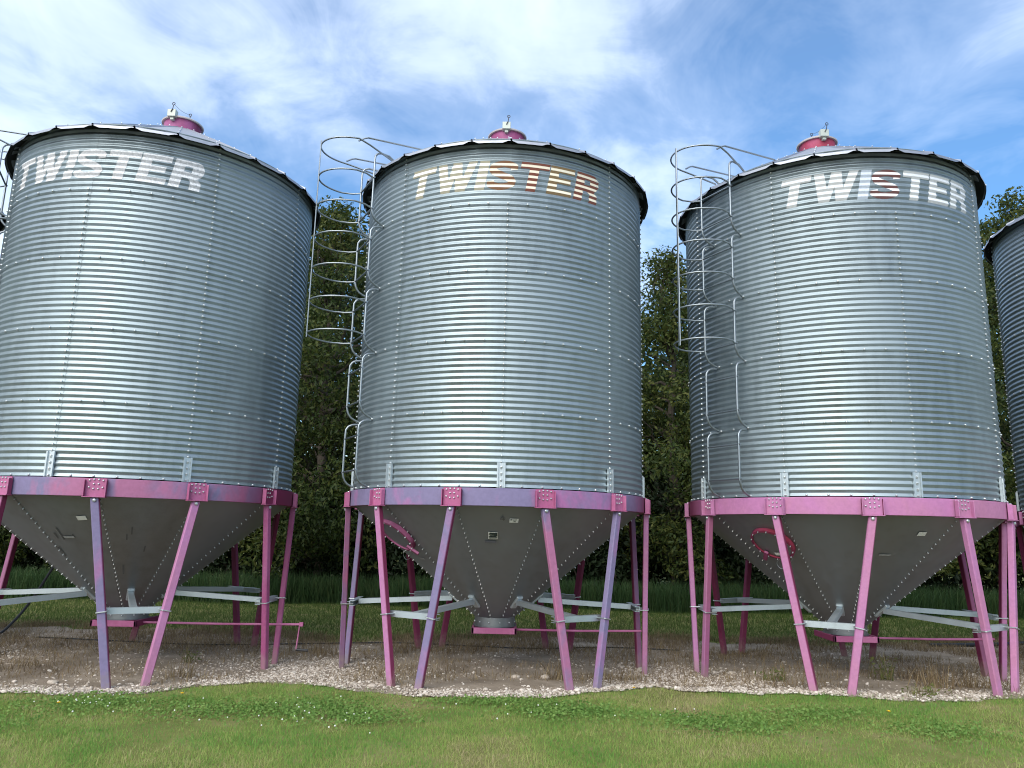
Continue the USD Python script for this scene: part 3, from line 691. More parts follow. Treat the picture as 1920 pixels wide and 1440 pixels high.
        def hoop(z, depth=0.615, w=0.37):
            t = np.linspace(-1, 1, 25); a_ = t * math.pi / 2
            pts = [base + sd * half * 1.02, base + sd * (half + (w - half) * .7) + out * 0.10] + [base + out * (0.17 + (depth - 0.17) * math.cos(x)) - sd * w * math.sin(x) for x in a_[1:-1]] + [base - sd * (half + (w - half) * .7) + out * 0.10, base - sd * half * 1.02]
            return np.array(pts) + np.array([0, 0, z])
        for z in rz_[4:10]:
            add('cage_hoop', tube(hoop(z), 0.011, 8), M_PIPE, LP, smooth=50)
        ztop = rz_[10] + 0.015
        h = hoop(ztop); inn = -out
        h = np.vstack([[pol(R - 0.09, ra[0] + 0.6, 4.15)], [h[1] + inn * 0.02 + [0, 0, -.035]], h[2:-2], [h[-2] + inn * 0.02 + [0, 0, -.035]], [pol(R - 0.09, ra[1] - 0.6, 4.15)]])
        add('cage_hoop', tube(h, 0.011, 8), M_PIPE, LP, smooth=50)
        add('cage_bar', frame_box(base + out * 0.620 + [0, 0, rz_[4] - 0.06], base + out * 0.620 + [0, 0, ztop + 0.05], 0.032, 0.012, sd, 0.003), M_PIPE, LP)
        for sgn in (-1, 1):
            s0 = base + sd * sgn * 0.30 + out * 0.22 + [0, 0, ztop]
            s1 = base + sd * sgn * 0.31 + out * 0.10 + [0, 0, ztop + 0.07]; s2 = base + sd * sgn * 0.30 - out * 0.75 + [0, 0, ztop + 0.10]; s3 = base + sd * sgn * 0.30 - out * 0.86 + [0, 0, ztop - 0.03]
            add('grab_rail', tube(np.vstack([s0, s0 * .4 + s1 * .6 + [0, 0, .01], s1, (s1 + s2) / 2, s2, s3]), 0.011, 8), M_PIPE, LP, smooth=50)
        UsdGeom.Xformable(lx).AddTranslateOp().Set(Gf.Vec3d(0, 0, ZB))
    # --- hatch on the hopper
    sl = np.array([R - 0.03 - CB_R, ZB - 0.19 - CB_Z])
    def on_cone(d, z, lift=0.0):
        nn = rdir(d) * sl[1] - np.array([0, 0, sl[0]]); nn /= np.linalg.norm(nn)
        upv = rdir(d) * sl[0] + np.array([0, 0, sl[1]]); upv /= np.linalg.norm(upv)
        Mx = np.eye(4); Mx[:3, 0] = tdir(d); Mx[:3, 1] = upv; Mx[:3, 2] = nn; Mx[:3, 3] = pol(cone_r(ZB + z), d, ZB + z) + nn * lift
        return Mx
    if hatch:
        Mx = on_cone(seam0 - 55.5, -0.52, 0.012)
        a_ = np.linspace(0, 2 * math.pi, 40, endpoint=False)
        def local(prof):
            V = np.array([[(r_ * math.cos(t), r_ * math.sin(t), z) for r_, z in prof] for t in a_]).reshape(-1, 3)
            V = V @ Mx[:3, :3].T + Mx[:3, 3]; return V, grid_faces(40, len(prof), True)
        hr = add('hatch_ring', local([(0.262, -0.02), (0.262, 0.030), (0.232, 0.034), (0.232, 0.012)]), P_RED if key == 'R' else P_DEEP, P, smooth=30)
        add('hatch_lid', local([(0.231, 0.016), (0.12, 0.022), (0.003, 0.024)]), M_CONE, P, smooth=True)
        tg = bevel_box(0.05, 0.17, 0.03, 0.006).apply_translation((0, -0.03, 0)).apply_transform(trimesh.transformations.rotation_matrix(0.6 if key == 'M' else -0.6, (0, 0, 1)))
        tg.apply_translation((0.12 if key == 'M' else -0.17, -0.20 if key == 'M' else -0.16, 0.04)); tg.apply_transform(Mx)
        add('hatch_clamp', tg, P_DEEP, hr)
        q = np.array([(0.247 * math.cos(t), 0.247 * math.sin(t), 0.033, 1) for t in np.linspace(0, 2 * math.pi, 14, endpoint=False)]) @ Mx.T
        add('hatch_bolts', bolts(q[:, :3], [Mx[:3, 2]] * 14, 0.008, 0.016, 6), M_BOLT, hr, kind='stuff')
        lp = np.array([(0.16, -0.22, 0.03, 1), (0.10, -0.28, 0.08, 1), (0.0, -0.30, 0.13, 1), (-0.04, -0.24, 0.10, 1), (0.02, -0.2, 0.05, 1)]) @ Mx.T
        add('hatch_cable', tube(spline(lp[:, :3], 5), 0.0025, 5), M_PIPE, hr)
    def sticker(name, d, z, w, h, material, rot=0.0, lift=0.006):
        m = bevel_box(w, h, 0.0016, 0.0004); m.apply_transform(trimesh.transformations.rotation_matrix(rot, (0, 0, 1))); m.apply_transform(on_cone(d, z, lift + 0.004))
        return add(name, m, material, P)
    if key == 'M':
        s_ = sticker('white_sticker', 7.1, -0.34, 0.098, 0.066, M_STICKER)
        m = bevel_box(0.02, 0.018, 0.001, 0.0002).apply_translation((-0.032, 0.016, 0)); m2 = cat([m] + [bevel_box(0.05 - 0.01 * i, 0.004, 0.001, 0.0002).apply_translation((0.008, 0.02 - 0.012 * i, 0)) for i in range(4)])
        v, f = m2; v = np.c_[v, np.ones(len(v))] @ on_cone(7.1, -0.34, 0.0118).T
        add('sticker_print', (v[:, :3], f), M_INK, s_)
        e = sticker('emblem_sticker', -0.9, -0.505, 0.105, 0.120, M_STICKER)
        two = Polygon([(-.042, .022), (-.030, .046), (.040, .050), (.044, .040), (.044, .004), (.036, -.004), (-.016, -.006), (-.018, .002), (.018, .006), (.022, .018), (-.022, .018)]).buffer(0.004)
        two = two.union(sbox(-.044, -.034, .044, -.010)).union(Polygon([(-.03, -.012), (-.002, -.012), (-.006, .008), (-.034, .008)]))
        m = trimesh.creation.extrude_polygon(max(getattr(two, 'geoms', [two]), key=lambda q: q.area), 0.001)
        m = trimesh.util.concatenate([m] + [bevel_box(0.008, 0.010, 0.001, 0.0002).apply_translation((-0.036 + 0.012 * i, -0.046, 0.0005)) for i in range(7)])
        m.apply_transform(on_cone(-0.9, -0.505, 0.0112)); add('emblem_print', m, M_INK, e)
        sticker('grey_plate', -2.0, -0.575, 0.125, 0.034, M_PLATE)
        sticker('faded_sticker', -52, -0.80, 0.09, 0.03, M_FADED)
        t4 = meshkit.text_mesh('4', 0.075, 0.001); t4.apply_transform(on_cone(1.6, -0.34, 0.010)); add('marker_number', t4, M_PENCIL, P)
    if key == 'R':
        sticker('white_sticker', 7.6, -0.38, 0.092, 0.062, M_STICKER)
        sticker('faded_sticker', -3.3, -0.62, 0.125, 0.022, M_FADED)
        sticker('white_sticker', -52.0, -0.62, 0.16, 0.045, M_STICKER, lift=0.04)
    if key == 'L':
        sticker('white_sticker', 5.4, -0.42, 0.100, 0.066, M_STICKER, rot=0.1)
        sticker('faded_sticker', -4.3, -0.63, 0.125, 0.03, M_FADED)
        for dd, zz, hh in ((-8.0, -.60, .20), (-11, -.62, .10), (-15, -.80, .16), (24, -.55, .12), (31, -.75, .10), (20, -1.0, .16), (22, -.62, .09), (-2, -.62, .06)):
            sticker('rub_mark', dd, zz, 0.014, hh, M_PENCIL, lift=0.0025)
    # --- lettering
    if letter_mats:
        for (nm, g), lm in zip(LETTERS, letter_mats):
            if key == 'L' and nm == 'I':
                g = g.difference(Polygon([(-12, .42), (-6, .36), (-6, .30), (-8.5, .34), (-9.2, .28), (-10.3, .33), (-12, .28)]))
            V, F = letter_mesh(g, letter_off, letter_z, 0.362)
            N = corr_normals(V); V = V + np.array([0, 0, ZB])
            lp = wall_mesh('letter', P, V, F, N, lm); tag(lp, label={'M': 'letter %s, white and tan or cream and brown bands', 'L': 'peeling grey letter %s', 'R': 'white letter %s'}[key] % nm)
    return b

Mb = make_bin('M', 'middle bin of the three with white and tan lettering fading to brown', 1.7, 31.1, [G_PURP, G_PINK, G_MIX, G_DEEP, G_DEEP, G_MIX, G_DEEP, G_PURP, G_MIX, G_PINK, G_PURP, G_MIX], [P_PURP], [P_DEEP],
     [L_WHITE_TAN, L_WHITE_TAN, L_WHITE_TAN, L_CREAM_BROWN, L_CREAM_RED, L_CREAM_OLIVE, L_CREAM_RED], 0.0, hatch=True)
make_bin('L', 'left bin of the three with peeling grey lettering, mottled purple band', -2.7, 27.8, [G_PINK, G_DEEP, G_DEEP, G_MIX, G_DEEP, G_DEEP, G_DEEP, G_PINK, G_MIX, G_PINK, G_PINK, G_PURP], [P_MIX], [P_DEEP],
     [L_GREY] * 7, -3.2, 3.384)
make_bin('R', 'right bin of the three with clean white lettering and plain pink band', 1.9, 31.9, [G_PINK] * 5 + [G_DEEP] * 2 + [G_PINK] * 5, [P_PINK], [P_PINK],
     [L_WHITE, L_WHITE, L_BLUISH, L_WHITE_RED, L_WHITE, L_WHITE, L_WHITE], -0.2, collar_mat=P_RED, hatch=True)
make_bin('FL', 'corrugated bin cut by the left edge of the picture', -2.0, 28.0, [G_PINK], [P_MIX], [P_DEEP], detail=False)
make_bin('FR', 'corrugated bin cut by the right edge of the picture', 2.0, 32.0, [G_PINK], [P_PINK], [P_PINK], detail=False, ladder=False)

# ------------------------------------------------------------------ trees behind the bins
def leaves(centres, normals, size, rng, aspect=0.42):
    """leaf-shaped diamonds, folded along the middle"""
    n = len(centres)
    d = normals + 0.75 * rng.standard_normal((n, 3)); d /= np.linalg.norm(d, axis=1, keepdims=True)
    ax = rng.standard_normal((n, 3)); ax[:, 2] -= 0.5; ax -= d * (ax * d).sum(1, keepdims=True); ax /= np.linalg.norm(ax, axis=1, keepdims=True)
    w = np.cross(d, ax); L = (size * rng.uniform(0.7, 1.3, n))[:, None]
    V = np.stack([centres - ax * L * .5, centres + w * L * aspect * .5 + d * L * .06, centres + ax * L * .5, centres - w * L * aspect * .5 + d * L * .06], 1).reshape(-1, 3)
    o = np.arange(n)[:, None] * 4
    F = np.stack([np.concatenate([o, o + 1, o + 2], 1), np.concatenate([o, o + 2, o + 3], 1)], 1).reshape(-1, 3)
    return V, F

def limb(p0, p1, r0, r1, rng, n=7, wob=0.12):
    t = np.linspace(0, 1, n)[:, None]; P = p0 + (p1 - p0) * t
    P[1:-1] += rng.standard_normal((n - 2, 3)) * wob * np.linalg.norm(p1 - p0) / n
    return tube(P, np.linspace(r0, r1, n), 7)

def make_tree_parts(seed, H, spread, nclump, nleaf, base):
    rng = np.random.default_rng(seed)
    trunk = [limb(np.array([0, 0, -0.2]), np.array([0.25 * rng.standard_normal(), 0.2 * rng.standard_normal(), H * 0.72]), 0.20, 0.06, rng, 9, 0.25)]
    br, C, Nn = [], [], []
    for k in range(nclump):
        u = rng.uniform(0, 1) ** 0.8; z = base + (H - base) * u
        prof = spread * (1.0 - 0.90 * max(0, u - 0.30) ** 1.2 / 0.70 ** 1.2) * (0.75 + 0.25 * min(1, u * 4))
        a = rng.uniform(0, 2 * math.pi); rr = prof * math.sqrt(rng.uniform(0.12, 1.0)) * rng.uniform(0.85, 1.12)
        c = np.array([rr * math.cos(a), rr * math.sin(a), z]); cr_ = rng.uniform(0.38, 0.80) * (1.1 - 0.45 * u)
        if k % 3 == 0:
            z0 = max(0.8, min(H * 0.7, z - rr * rng.uniform(0.4, 0.9)))
            br.append(limb(np.array([0, 0, z0]), c, 0.045 * rng.uniform(0.6, 1.3), 0.010, rng, 6, 0.25))
        m = int(nleaf * (1.15 - 0.45 * u) * cr_ ** 2 / 0.36); d = rng.standard_normal((m, 3)); d /= np.linalg.norm(d, axis=1, keepdims=True)
        rad_ = cr_ * (0.35 + 0.65 * rng.uniform(0, 1, m) ** 0.5)[:, None] * np.array([1.15, 1.15, 0.75])
        C.append(c + d * rad_); Nn.append(d * 0.8 + np.array([0, 0, 0.5]))
    C, Nn = np.vstack(C), np.vstack(Nn)
    return cat(trunk), cat(br), leaves(C, Nn, 0.135, rng)

TREES = []
def tree(x, y, variant, sc, rz, label):
    sx, sz = sc
    t = UsdGeom.Xform.Define(stage, path_for('broadleaf_tree'))
    t.AddTranslateOp().Set(Gf.Vec3d(x, y, float(ground_z(np.array([x]), np.array([y]))[0]))); t.AddRotateZOp().Set(rz); t.AddScaleOp().Set(Gf.Vec3f(sx, sx, sz))
    tag(t.GetPrim(), label=label, category='tree', group='broadleaf trees in the shelterbelt behind the bins')
    return t
VAR = [make_tree_parts(11, 10.0, 2.9, 250, 250, 0.7), make_tree_parts(23, 10.0, 2.5, 240, 250, 0.5), make_tree_parts(37, 10.0, 2.8, 250, 240, 0.7)]
PROTO = {}
def put_tree(x, y, v, sx, sz, rz, label):
    t = tree(x, y, v, (sx, sz), rz, label)
    if v not in PROTO:
        tr, br, lf = VAR[v]; P = str(t.GetPath())
        add('trunk', tr, M_BARK, P, smooth=50); add('branches', br, M_BARK, P, smooth=50, kind='stuff'); add('crown', lf, M_LEAF, P, per=4)
        PROTO[v] = t.GetPath()
    else:
        for c in ('trunk', 'branches', 'crown'):
            pass
        t.GetPrim().GetReferences().AddInternalReference(PROTO[v]); t.GetPrim().SetInstanceable(True)
put_tree(-5.0, 20.0, 0, 0.95, 1.045, 0, 'tall olive-green tree showing between the left and middle bins, sky through its crown')
put_tree(4.3, 20.2, 1, 0.95, 0.935, 0, 'dense green tree filling the gap between the middle and right bins')
put_tree(14.0, 20.3, 2, 0.95, 1.14, 0, 'tall rounded tree standing above the roof at the right edge')
put_tree(-9.3, 20.6, 1, 1.0, 0.82, 130, 'tree hidden behind the left bin, seen under its hopper')
put_tree(-13.5, 20.2, 2, 1.0, 0.85, 210, 'tree beyond the far left bin at the edge of the picture')
put_tree(-0.6, 20.8, 2, 0.95, 0.80, 75, 'tree hidden behind the middle bin, seen only under its hopper')
put_tree(9.2, 20.8, 0, 1.0, 0.82, 160, 'tree hidden behind the right bin, seen only under its hopper')
put_tree(18.6, 20.5, 1, 1.0, 0.95, 300, 'tree beyond the far right bin, outside the row in view')
put_tree(-6.6, 24.0, 1, 1.0, 0.90, 40, 'second-row tree behind the tall tree left of the middle bin')
put_tree(2.2, 24.4, 0, 1.0, 0.86, 250, 'second-row tree behind the gap right of the middle bin')
put_tree(6.2, 24.0, 2, 0.9, 0.88, 20, 'second-row tree just left of and behind the right bin')
put_tree(12.3, 24.4, 1, 1.0, 0.98, 100, 'second-row tree behind the tall tree at the right edge')

def woods():
    rng = np.random.default_rng(15); C, N = [], []
    for k in range(2300):
        x = rng.uniform(-30, 34); h = 11.2 * (0.7 + 0.5 * meshkit.noise(np.array([[x * 0.22, 0, 3.0]]), 2)[0]); z = h * rng.uniform(0, 1) ** 0.8; y = rng.uniform(27, 31)
        cr_ = rng.uniform(0.7, 1.3); m = int(26 * cr_ ** 2); d = rng.standard_normal((m, 3)); d /= np.linalg.norm(d, axis=1, keepdims=True)
        C.append(np.array([x, y, z]) + d * cr_ * rng.uniform(.3, 1, (m, 1)) ** .5); N.append(d + [0, -.4, .3])
    return leaves(np.vstack(C), np.vstack(N), 0.36, rng, 0.6)
add('distant_woods', woods(), M_SHRUB, per=4, kind='stuff', label='dark woods closing the view behind the shelterbelt', category='woods')

# dark undergrowth that fills the foot of the tree row
def undergrowth():
    rng = np.random.default_rng(5); C, N = [], []
    for k in range(1000):
        x = rng.uniform(-19, 22); y = 19.3 + 4.5 * rng.uniform(0, 1) ** 1.1; h = rng.uniform(1.4, 4.6) * (0.75 + 0.5 * meshkit.noise(np.array([[x * 0.5, 0, 0]]), 2)[0])
        z = rng.uniform(0.12, 1.0) * h; cr_ = rng.uniform(0.45, 0.8)
        m = int(150 * cr_ ** 2 / 0.36); d = rng.standard_normal((m, 3)); d /= np.linalg.norm(d, axis=1, keepdims=True)
        C.append(np.array([x, y, z]) + d * cr_ * rng.uniform(0.4, 1, m)[:, None] ** 0.5); N.append(d + [0, -.3, .4])
    C, N = np.vstack(C), np.vstack(N)
    return leaves(C, N, 0.145, rng)
add('undergrowth', undergrowth(), M_SHRUB, per=4, kind='stuff', label='dark leafy undergrowth along the foot of the trees', category='undergrowth')
def saplings():
    rng = np.random.default_rng(9); out = []
    for k in range(70):
        x = rng.uniform(-14, 17); y = rng.uniform(19.5, 22.5)
        out.append(limb(np.array([x, y, -0.1]), np.array([x + rng.normal(0, .5), y + rng.normal(0, .3), rng.uniform(2, 4.5)]), rng.uniform(.02, .05), .01, rng, 6, .3))
    return cat(out)
add('thicket_stems', saplings(), M_BARK, smooth=50, kind='stuff', label='thin bare stems standing in the dark undergrowth', category='stems')

# ------------------------------------------------------------------ grass, straw, gravel
def blades(xy, h, w, rng, lean=0.8, seg=1):
    n = len(xy); z = ground_z(xy[:, 0], xy[:, 1]); a = rng.uniform(0, 2 * math.pi, n)
    base = np.c_[xy, z]; side = np.c_[np.cos(a), np.sin(a), 0 * a] * (w * rng.uniform(.6, 1.3, n))[:, None] * .5
    b = rng.uniform(0, 2 * math.pi, n); l = np.abs(rng.normal(0, lean, n)); ln = np.sqrt(1 + l * l)
    tip = base + np.c_[np.cos(b) * l, np.sin(b) * l, np.ones(n)] * (h / ln)[:, None]
    if seg == 1:
        V = np.stack([base - side, base + side, tip], 1).reshape(-1, 3); F = np.arange(3 * n).reshape(-1, 3)
    else:
        mid = base + (tip - base) * .55 + np.c_[np.zeros((n, 2)), h * .12]
        tip = tip - np.c_[np.zeros((n, 2)), h * .10]
        V = np.stack([base - side, base + side, mid + side * .7, mid - side * .7, tip], 1).reshape(-1, 3); o = np.arange(n)[:, None] * 5
        F = np.stack([o + [0, 1, 2], o + [0, 2, 3], o + [3, 2, 4]], 1).reshape(-1, 3)
    return V, F

rng = np.random.default_rng(77)
N = 430000
# denser where the camera sees it closely
y = 3.6 + (8.95 - 3.6) * rng.uniform(0, 1, N); x = rng.uniform(-1, 1, N) * (2.2 + 0.78 * y)
edge = edge_y(x) + 0.09 * rng.standard_normal(N) * (0.3 + 1.4 * meshkit.noise(np.c_[x * 5, 0 * x, 0 * x], 2))
keep = y < edge
patch = meshkit.fbm(np.c_[x * 1.1, y * 1.1, 0 * x], 4, 3)
keep &= rng.uniform(0, 1, N) < np.clip(0.35 + (patch - 0.30) * 3.2, 0.25, 1)
xy = np.c_[x, y][keep]; pt = patch[keep]
h = rng.uniform(0.018, 0.045, len(xy)) * (0.65 + 0.7 * pt)
add('lawn_grass', blades(xy, h, 0.0052, rng, 0.95), M_GRASS, per=3, kind='stuff', label='short patchy green lawn in front of the bins', category='grass')
n2 = 15000
y2 = 4.2 + 4.2 * rng.uniform(0, 1, n2); x2 = rng.uniform(-1, 1, n2) * (2.0 + 0.74 * y2); k2 = (y2 < edge_y(x2) + 0.06) & (meshkit.fbm(np.c_[x2 * 1.6, y2 * 1.6, 0 * x2 + 9], 3, 4) > 0.45)
add('lawn_tufts', blades(np.c_[x2, y2][k2], rng.uniform(.04, .08, k2.sum()), 0.0048, rng, 0.75, 3), M_GRASS, per=5, kind='stuff', label='longer uncut blades standing up through the short lawn', category='grass')
N = 150000
x = rng.uniform(-13, 15, N); y = rng.uniform(12.0, 18.6, N); keep = y > back_y(x) + 0.25 * rng.standard_normal(N) * 0.8
xy = np.c_[x, y][keep]
add('back_lawn_grass', blades(xy, rng.uniform(.04, .09, len(xy)), 0.010, rng, 0.7), M_BACKGRASS, per=3, kind='stuff', label='green grass strip between the bins and the trees', category='grass')
N = 46000
x = rng.uniform(-15, 17, N); y = 17.9 + np.abs(rng.normal(0, .75, N)) + 0.25 * np.sin(x * 1.3) + 0.02 * x
add('tall_grass', blades(np.c_[x, y], rng.uniform(.35, .85, N), 0.016, rng, 0.38, 3), M_TALL, per=5, kind='stuff', label='tall dark grass growing along the foot of the trees', category='grass')
# straw and dead weeds over the dirt
N = 300000
x = rng.uniform(-12, 13, N); y = rng.uniform(8.0, 14.2, N)
pz = meshkit.fbm(np.c_[x * .9, y * 1.3, 0 * x + 4], 4, 8)
back = ss((y - 10.4) / 1.6)
keep = (y > edge_y(x) + 0.15) & (y < back_y(x) + 0.5) & (rng.uniform(0, 1, N) < np.clip((pz - 0.40 + 0.10 * back) * 5, 0, 1) * (0.25 + 0.75 * back))
xy = np.c_[x, y][keep]
add('dead_straw', blades(xy, rng.uniform(.04, .15, len(xy)), 0.007, rng, 1.7, 3), M_STRAW, per=5, kind='stuff', label='flattened dry straw lying over the dirt under the bins', category='straw')

def pebbles(xy, s, rng, flat=0.6):
    ico = trimesh.creation.icosahedron(); iv, f = np.array(ico.vertices), np.array(ico.faces); n = len(xy)
    A = rng.standard_normal((n, 3, 3)); Q, _ = np.linalg.qr(A)
    sc = s[:, None] * rng.uniform(0.6, 1.25, (n, 3))
    V = np.einsum('nij,kj->nki', Q, iv) * sc[:, None] * (1 + 0.16 * rng.standard_normal((n, 12, 1)))
    V[:, :, 2] *= flat
    z = ground_z(xy[:, 0], xy[:, 1]) + 0.016 + s * 0.25
    V += np.c_[xy, z][:, None]
    return V.reshape(-1, 3), (f[None] + (np.arange(n) * 12)[:, None, None]).reshape(-1, 3)
N = 460000
x = rng.uniform(-9.5, 10, N); y = rng.uniform(7.9, 12.2, N)
e = y - edge_y(x)
dens = 1.5 * np.exp(-((e - 0.12) / 0.17) ** 2) + 0.035
for gx in (-2.4, 2.05, 6.6, -7.1):                     # gravel washes back between the bins
    dens += 0.75 * np.exp(-((x - gx) / 0.75) ** 2) * ss((11.0 - y) / 1.2)
dens *= np.clip(0.3 + 2.2 * (meshkit.fbm(np.c_[x * 1.7, y * 1.7, 0 * x], 3, 9) - 0.28), 0.1, 1.2)
keep = (e > -0.05) & (y < back_y(x) - .4) & (rng.uniform(0, 1, N) < dens * 0.62)
xy = np.c_[x, y][keep]
add('gravel', pebbles(xy, rng.gamma(2.6, 0.0025, len(xy)) + 0.003, rng), M_STONE, per=12, kind='stuff', label='pale crushed gravel along the grass edge and between the bins', category='gravel')

# clover heads and dandelions in the lawn
def on(x, y, dz=0.0): return np.array([x, y, float(ground_z(np.array([x]), np.array([y]))[0]) + dz])
pos = []
for cx, cy, n, s in ((-3.9, 7.55, 26, .28), (-2.6, 7.2, 10, .5), (-2.0, 7.4, 8, .3), (-1.75, 7.0, 9, .3), (0.2, 7.4, 8, .4), (-1.0, 6.6, 4, .3), (1.6, 7.3, 6, .4)):
    for _ in range(n):
        pos.append(on(cx + rng.normal(0, s), cy + rng.normal(0, s * .6), 0.045))
ico = trimesh.creation.icosphere(subdivisions=1, radius=0.0065)
add('clover_flowers', cat([(ico.vertices * rng.uniform(.7, 1.2) + p, ico.faces) for p in pos]), M_CLOVER, smooth=True, kind='stuff', label='small white clover heads dotted through the lawn', category='flowers')
def dandelion(x, y, label):
    p = on(x, y); t = thing('dandelion', p, label=label, category='dandelion', group='yellow dandelions in the lawn')
    n = 22; a = rng.uniform(0, 2 * math.pi, n); V, F = [], []
    for k in range(n):
        el = 0.25 + 0.9 * (k / n); L = 0.021
        d = np.array([math.cos(a[k]) * math.cos(el), math.sin(a[k]) * math.cos(el), math.sin(el) * .6]); s = np.array([-math.sin(a[k]), math.cos(a[k]), 0]) * 0.0045
        c = np.array([0, 0, 0.055]); V += [c - s * .4, c + s * .4, c + d * L + s, c + d * L - s]; o = 4 * k; F += [(o, o + 1, o + 2), (o, o + 2, o + 3)]
    add('flower_head', (np.array(V), np.array(F)), M_YELLOW, t); add('stem', tube([(0, 0, -0.01), (.002, 0, .03), (0, 0, .057)], .002, 5), M_STEM, t)
for x, y, lb in ((-3.13, 7.82, 'yellow dandelion in the grass in front of the left bin, nearest its right legs'), (-4.05, 7.35, 'yellow dandelion beside the patch of white clover at left'),
                 (1.35, 8.40, 'yellow dandelion at the gravel edge beyond the right legs of the middle bin'), (3.55, 7.45, 'yellow dandelion in the lawn below the right bin'), (5.0, 7.4, 'yellow dandelion at the right end of the lawn')):
    dandelion(x, y, lb)

C, Nn = [], []
for cx, cy, n, sx, sy in ((-3.9, 7.55, 2600, .34, .13), (-2.75, 7.35, 3000, .42, .12), (-1.75, 7.42, 3600, .30, .14), (-1.25, 7.1, 1800, .24, .10), (0.55, 7.42, 3000, .26, .12), (1.9, 7.05, 3200, .34, .12), (2.9, 7.5, 1500, .3, .1), (-4.6, 6.7, 2000, .4, .15), (3.7, 6.9, 1500, .25, .12), (-0.2, 7.75, 1200, .3, .05)):
    n = int(n * .6); q = np.c_[cx + rng.normal(0, sx * 1.1, n), cy + rng.normal(0, sy * 1.7, n)]; q = q[q[:, 1] < edge_y(q[:, 0]) - 0.03]
    C.append(np.c_[q, ground_z(q[:, 0], q[:, 1]) + rng.uniform(.02, .05, len(q))]); Nn.append(np.tile([0, 0, 1.2], (len(q), 1)))
M_CLOVERLEAF = blade_mat('clover_leaves', [(0.4, (0.10, 0.20, 0.04)), (0.8, (0.15, 0.26, 0.055)), (1.2, (0.24, 0.33, 0.09))], 2.0, rnd=0.6)
add('clover_patches', leaves(np.vstack(C), np.vstack(Nn), 0.026, rng, 0.85), M_CLOVERLEAF, per=4, kind='stuff', label='deep green clover patches in the lawn', category='clover')

# weeds standing in the dirt, each a plant of its own
def weed(x, y, h, n, spread, label, m=M_STRAW, leafy=0):
    p = on(x, y); t = thing('dry_weed', p, label=label, category='weed', group='weeds standing in the dirt round the bins')
    r2 = np.random.default_rng(int(abs(x * 1000) + y * 77)); S = []
    V, F = [], []; o = 0
    for k in range(n):
        a = r2.uniform(0, 2 * math.pi); b0 = np.array([r2.normal(0, spread * .45), r2.normal(0, spread * .3), -0.02]); L = h * r2.uniform(.5, 1.1); ln = r2.uniform(.1, .75)
        tip = b0 + np.array([math.cos(a) * ln * L, math.sin(a) * ln * L, L * (1 - .25 * ln)]); md = (b0 + tip) / 2 + [0, 0, .1 * L]
        q = spline([b0, md, tip], 3); w = r2.uniform(.0025, .006); s = np.array([-math.sin(a), math.cos(a), 0]) * w
        ww = np.linspace(1, .15, len(q))[:, None]
        V.append(np.stack([q - s * ww, q + s * ww], 1).reshape(-1, 3)); m_ = len(q)
        F.append(np.array([(o + 2 * i, o + 2 * i + 1, o + 2 * i + 3) for i in range(m_ - 1)] + [(o + 2 * i, o + 2 * i + 3, o + 2 * i + 2) for i in range(m_ - 1)])); o += 2 * m_
        if k < 12: S.append(tube([b0, md, tip], np.array([.003, .0024, .001]), 4))
    add('blades', (np.vstack(V), np.vstack(F)), m, t, per=14, kind='stuff'); add('stalks', cat(S), M_STRAW, t, kind='stuff')
    if leafy:
        c = r2.normal(0, spread * .5, (leafy, 3)); c[:, 2] = r2.uniform(.03, h * .7, leafy)
        add('leaves', leaves(c, np.tile([0, 0, 1.0], (leafy, 1)), .05, r2), M_WEED, t, kind='stuff')
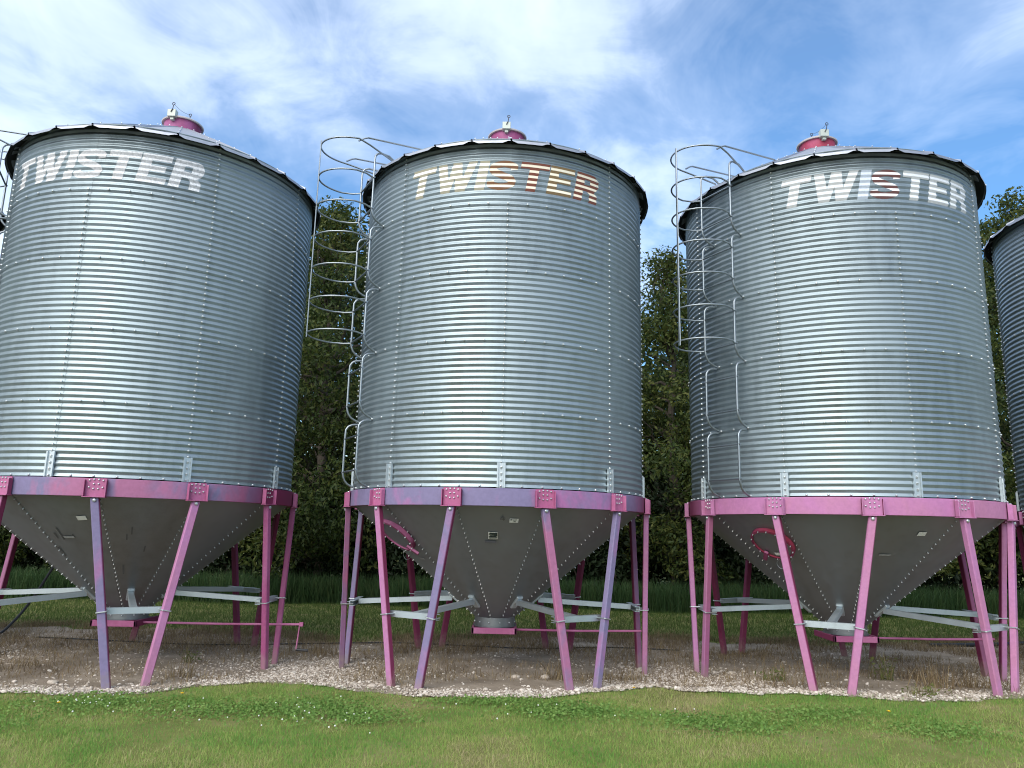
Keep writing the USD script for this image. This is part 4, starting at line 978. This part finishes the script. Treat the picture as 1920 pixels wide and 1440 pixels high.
for w in ((4.78, 8.9, .30, 110, .28, 'brown dry weed clump right of the front legs of the right bin'), (5.25, 9.0, .26, 90, .25, 'brown dry weed clump nearest the right legs of the right bin'),
          (4.55, 9.6, .38, 46, .2, 'tall greenish weeds standing under the right bin behind its front leg', M_WEED, 60), (4.35, 8.35, .16, 44, .22, 'yellow-green weed at the foot of the right bin front leg', M_WEED, 50),
          (3.2, 9.5, .22, 50, .2, 'small yellowish weed left of the front legs of the right bin', M_WEED, 40), (0.55, 9.1, .34, 30, .16, 'thin curling dead weed beside the right front leg of the middle bin'),
          (1.05, 9.3, .16, 60, .22, 'pale grass tuft behind the right front legs of the middle bin'), (1.45, 9.4, .18, 56, .2, 'pale grass tuft in front of the rightmost legs of the middle bin'),
          (-3.55, 8.9, .26, 46, .2, 'pale wispy dead weed between the left bin front leg and its right legs'), (-3.9, 9.9, .22, 20, .14, 'small pale seedling plant under the left bin', M_WEED, 40),
          (-2.55, 10.9, .22, 120, .45, 'dry straw clump on the ground between the left and middle bins'), (-5.6, 9.3, .14, 120, .55, 'low straw patch on the dirt left of the left bin front legs'),
          (5.05, 9.8, .26, 70, .35, 'dry brown weeds standing under the middle of the right bin'), (-1.0, 8.55, .12, 30, .2, 'short dead stalks at the foot of the left front legs of the middle bin')):
    weed(*w)
# a few larger pale stones that can be picked out
def stone(x, y, s, label):
    r2 = np.random.default_rng(int(abs(x) * 999 + 7)); m = trimesh.creation.icosphere(subdivisions=2, radius=1.0)
    v = m.vertices * (1 + 0.25 * (meshkit.noise(m.vertices * 1.7 + x, 3)[:, None] - .5)) * np.array([s, s * .75, s * .5]) + on(x, y, 0.012 + s * .2)
    add('stone', (v, m.faces), M_STONE, per=len(v), label=label, category='stone', group='loose pale stones in the dirt')
for x, y, s, lb in ((0.12, 9.15, .055, 'flat pale stone in the dirt under the middle bin, left of two'), (0.47, 9.2, .065, 'pale stone beside the curling weed under the middle bin'),
                    (-4.75, 8.45, .055, 'white stone left of the front legs of the left bin'), (-1.4, 8.45, .05, 'pale stone at the gravel edge left of the middle bin front legs'),
                    (2.85, 10.1, .05, 'pale stone in the dirt by the left legs of the right bin'), (1.75, 10.2, .07, 'grey stone in the gravel right of the middle bin')):
    stone(x, y, s, lb)

# ------------------------------------------------------------------ black hoses and the cable at left
def hose(pts, r, label, catg='hose'):
    q = spline([on(x, y, dz) for x, y, dz in pts], 8)
    add('hose', tube(q, r, 8), M_BLACK, smooth=50, label=label, category=catg)
hose([(-6.9, 11.7, .03), (-5.6, 11.55, .03), (-4.3, 11.45, .03), (-3.0, 11.75, .03), (-1.6, 12.0, .03), (0.3, 11.8, .03), (1.5, 12.1, .03), (2.6, 11.9, .03)], 0.009, 'black hose lying on the dirt behind the left and middle bins')
hose([(7.0, 13.1, .04), (8.2, 13.35, .04), (9.6, 13.9, .04), (11, 14.3, .04)], 0.035, 'black pipe lying behind the bin at the right edge')
add('power_cable', tube(spline([(-6.9, 12.6, 2.2), (-7.05, 12.55, 1.5), (-7.25, 12.4, .9), (-7.38, 12.2, .46), (-7.44, 11.95, .2), (-7.5, 11.75, .06), (-7.65, 11.5, .03), (-8.1, 11.3, .03)], 8), 0.02, 8), M_BLACK, smooth=50, label='black cable hanging down to the ground at the left edge', category='cable')
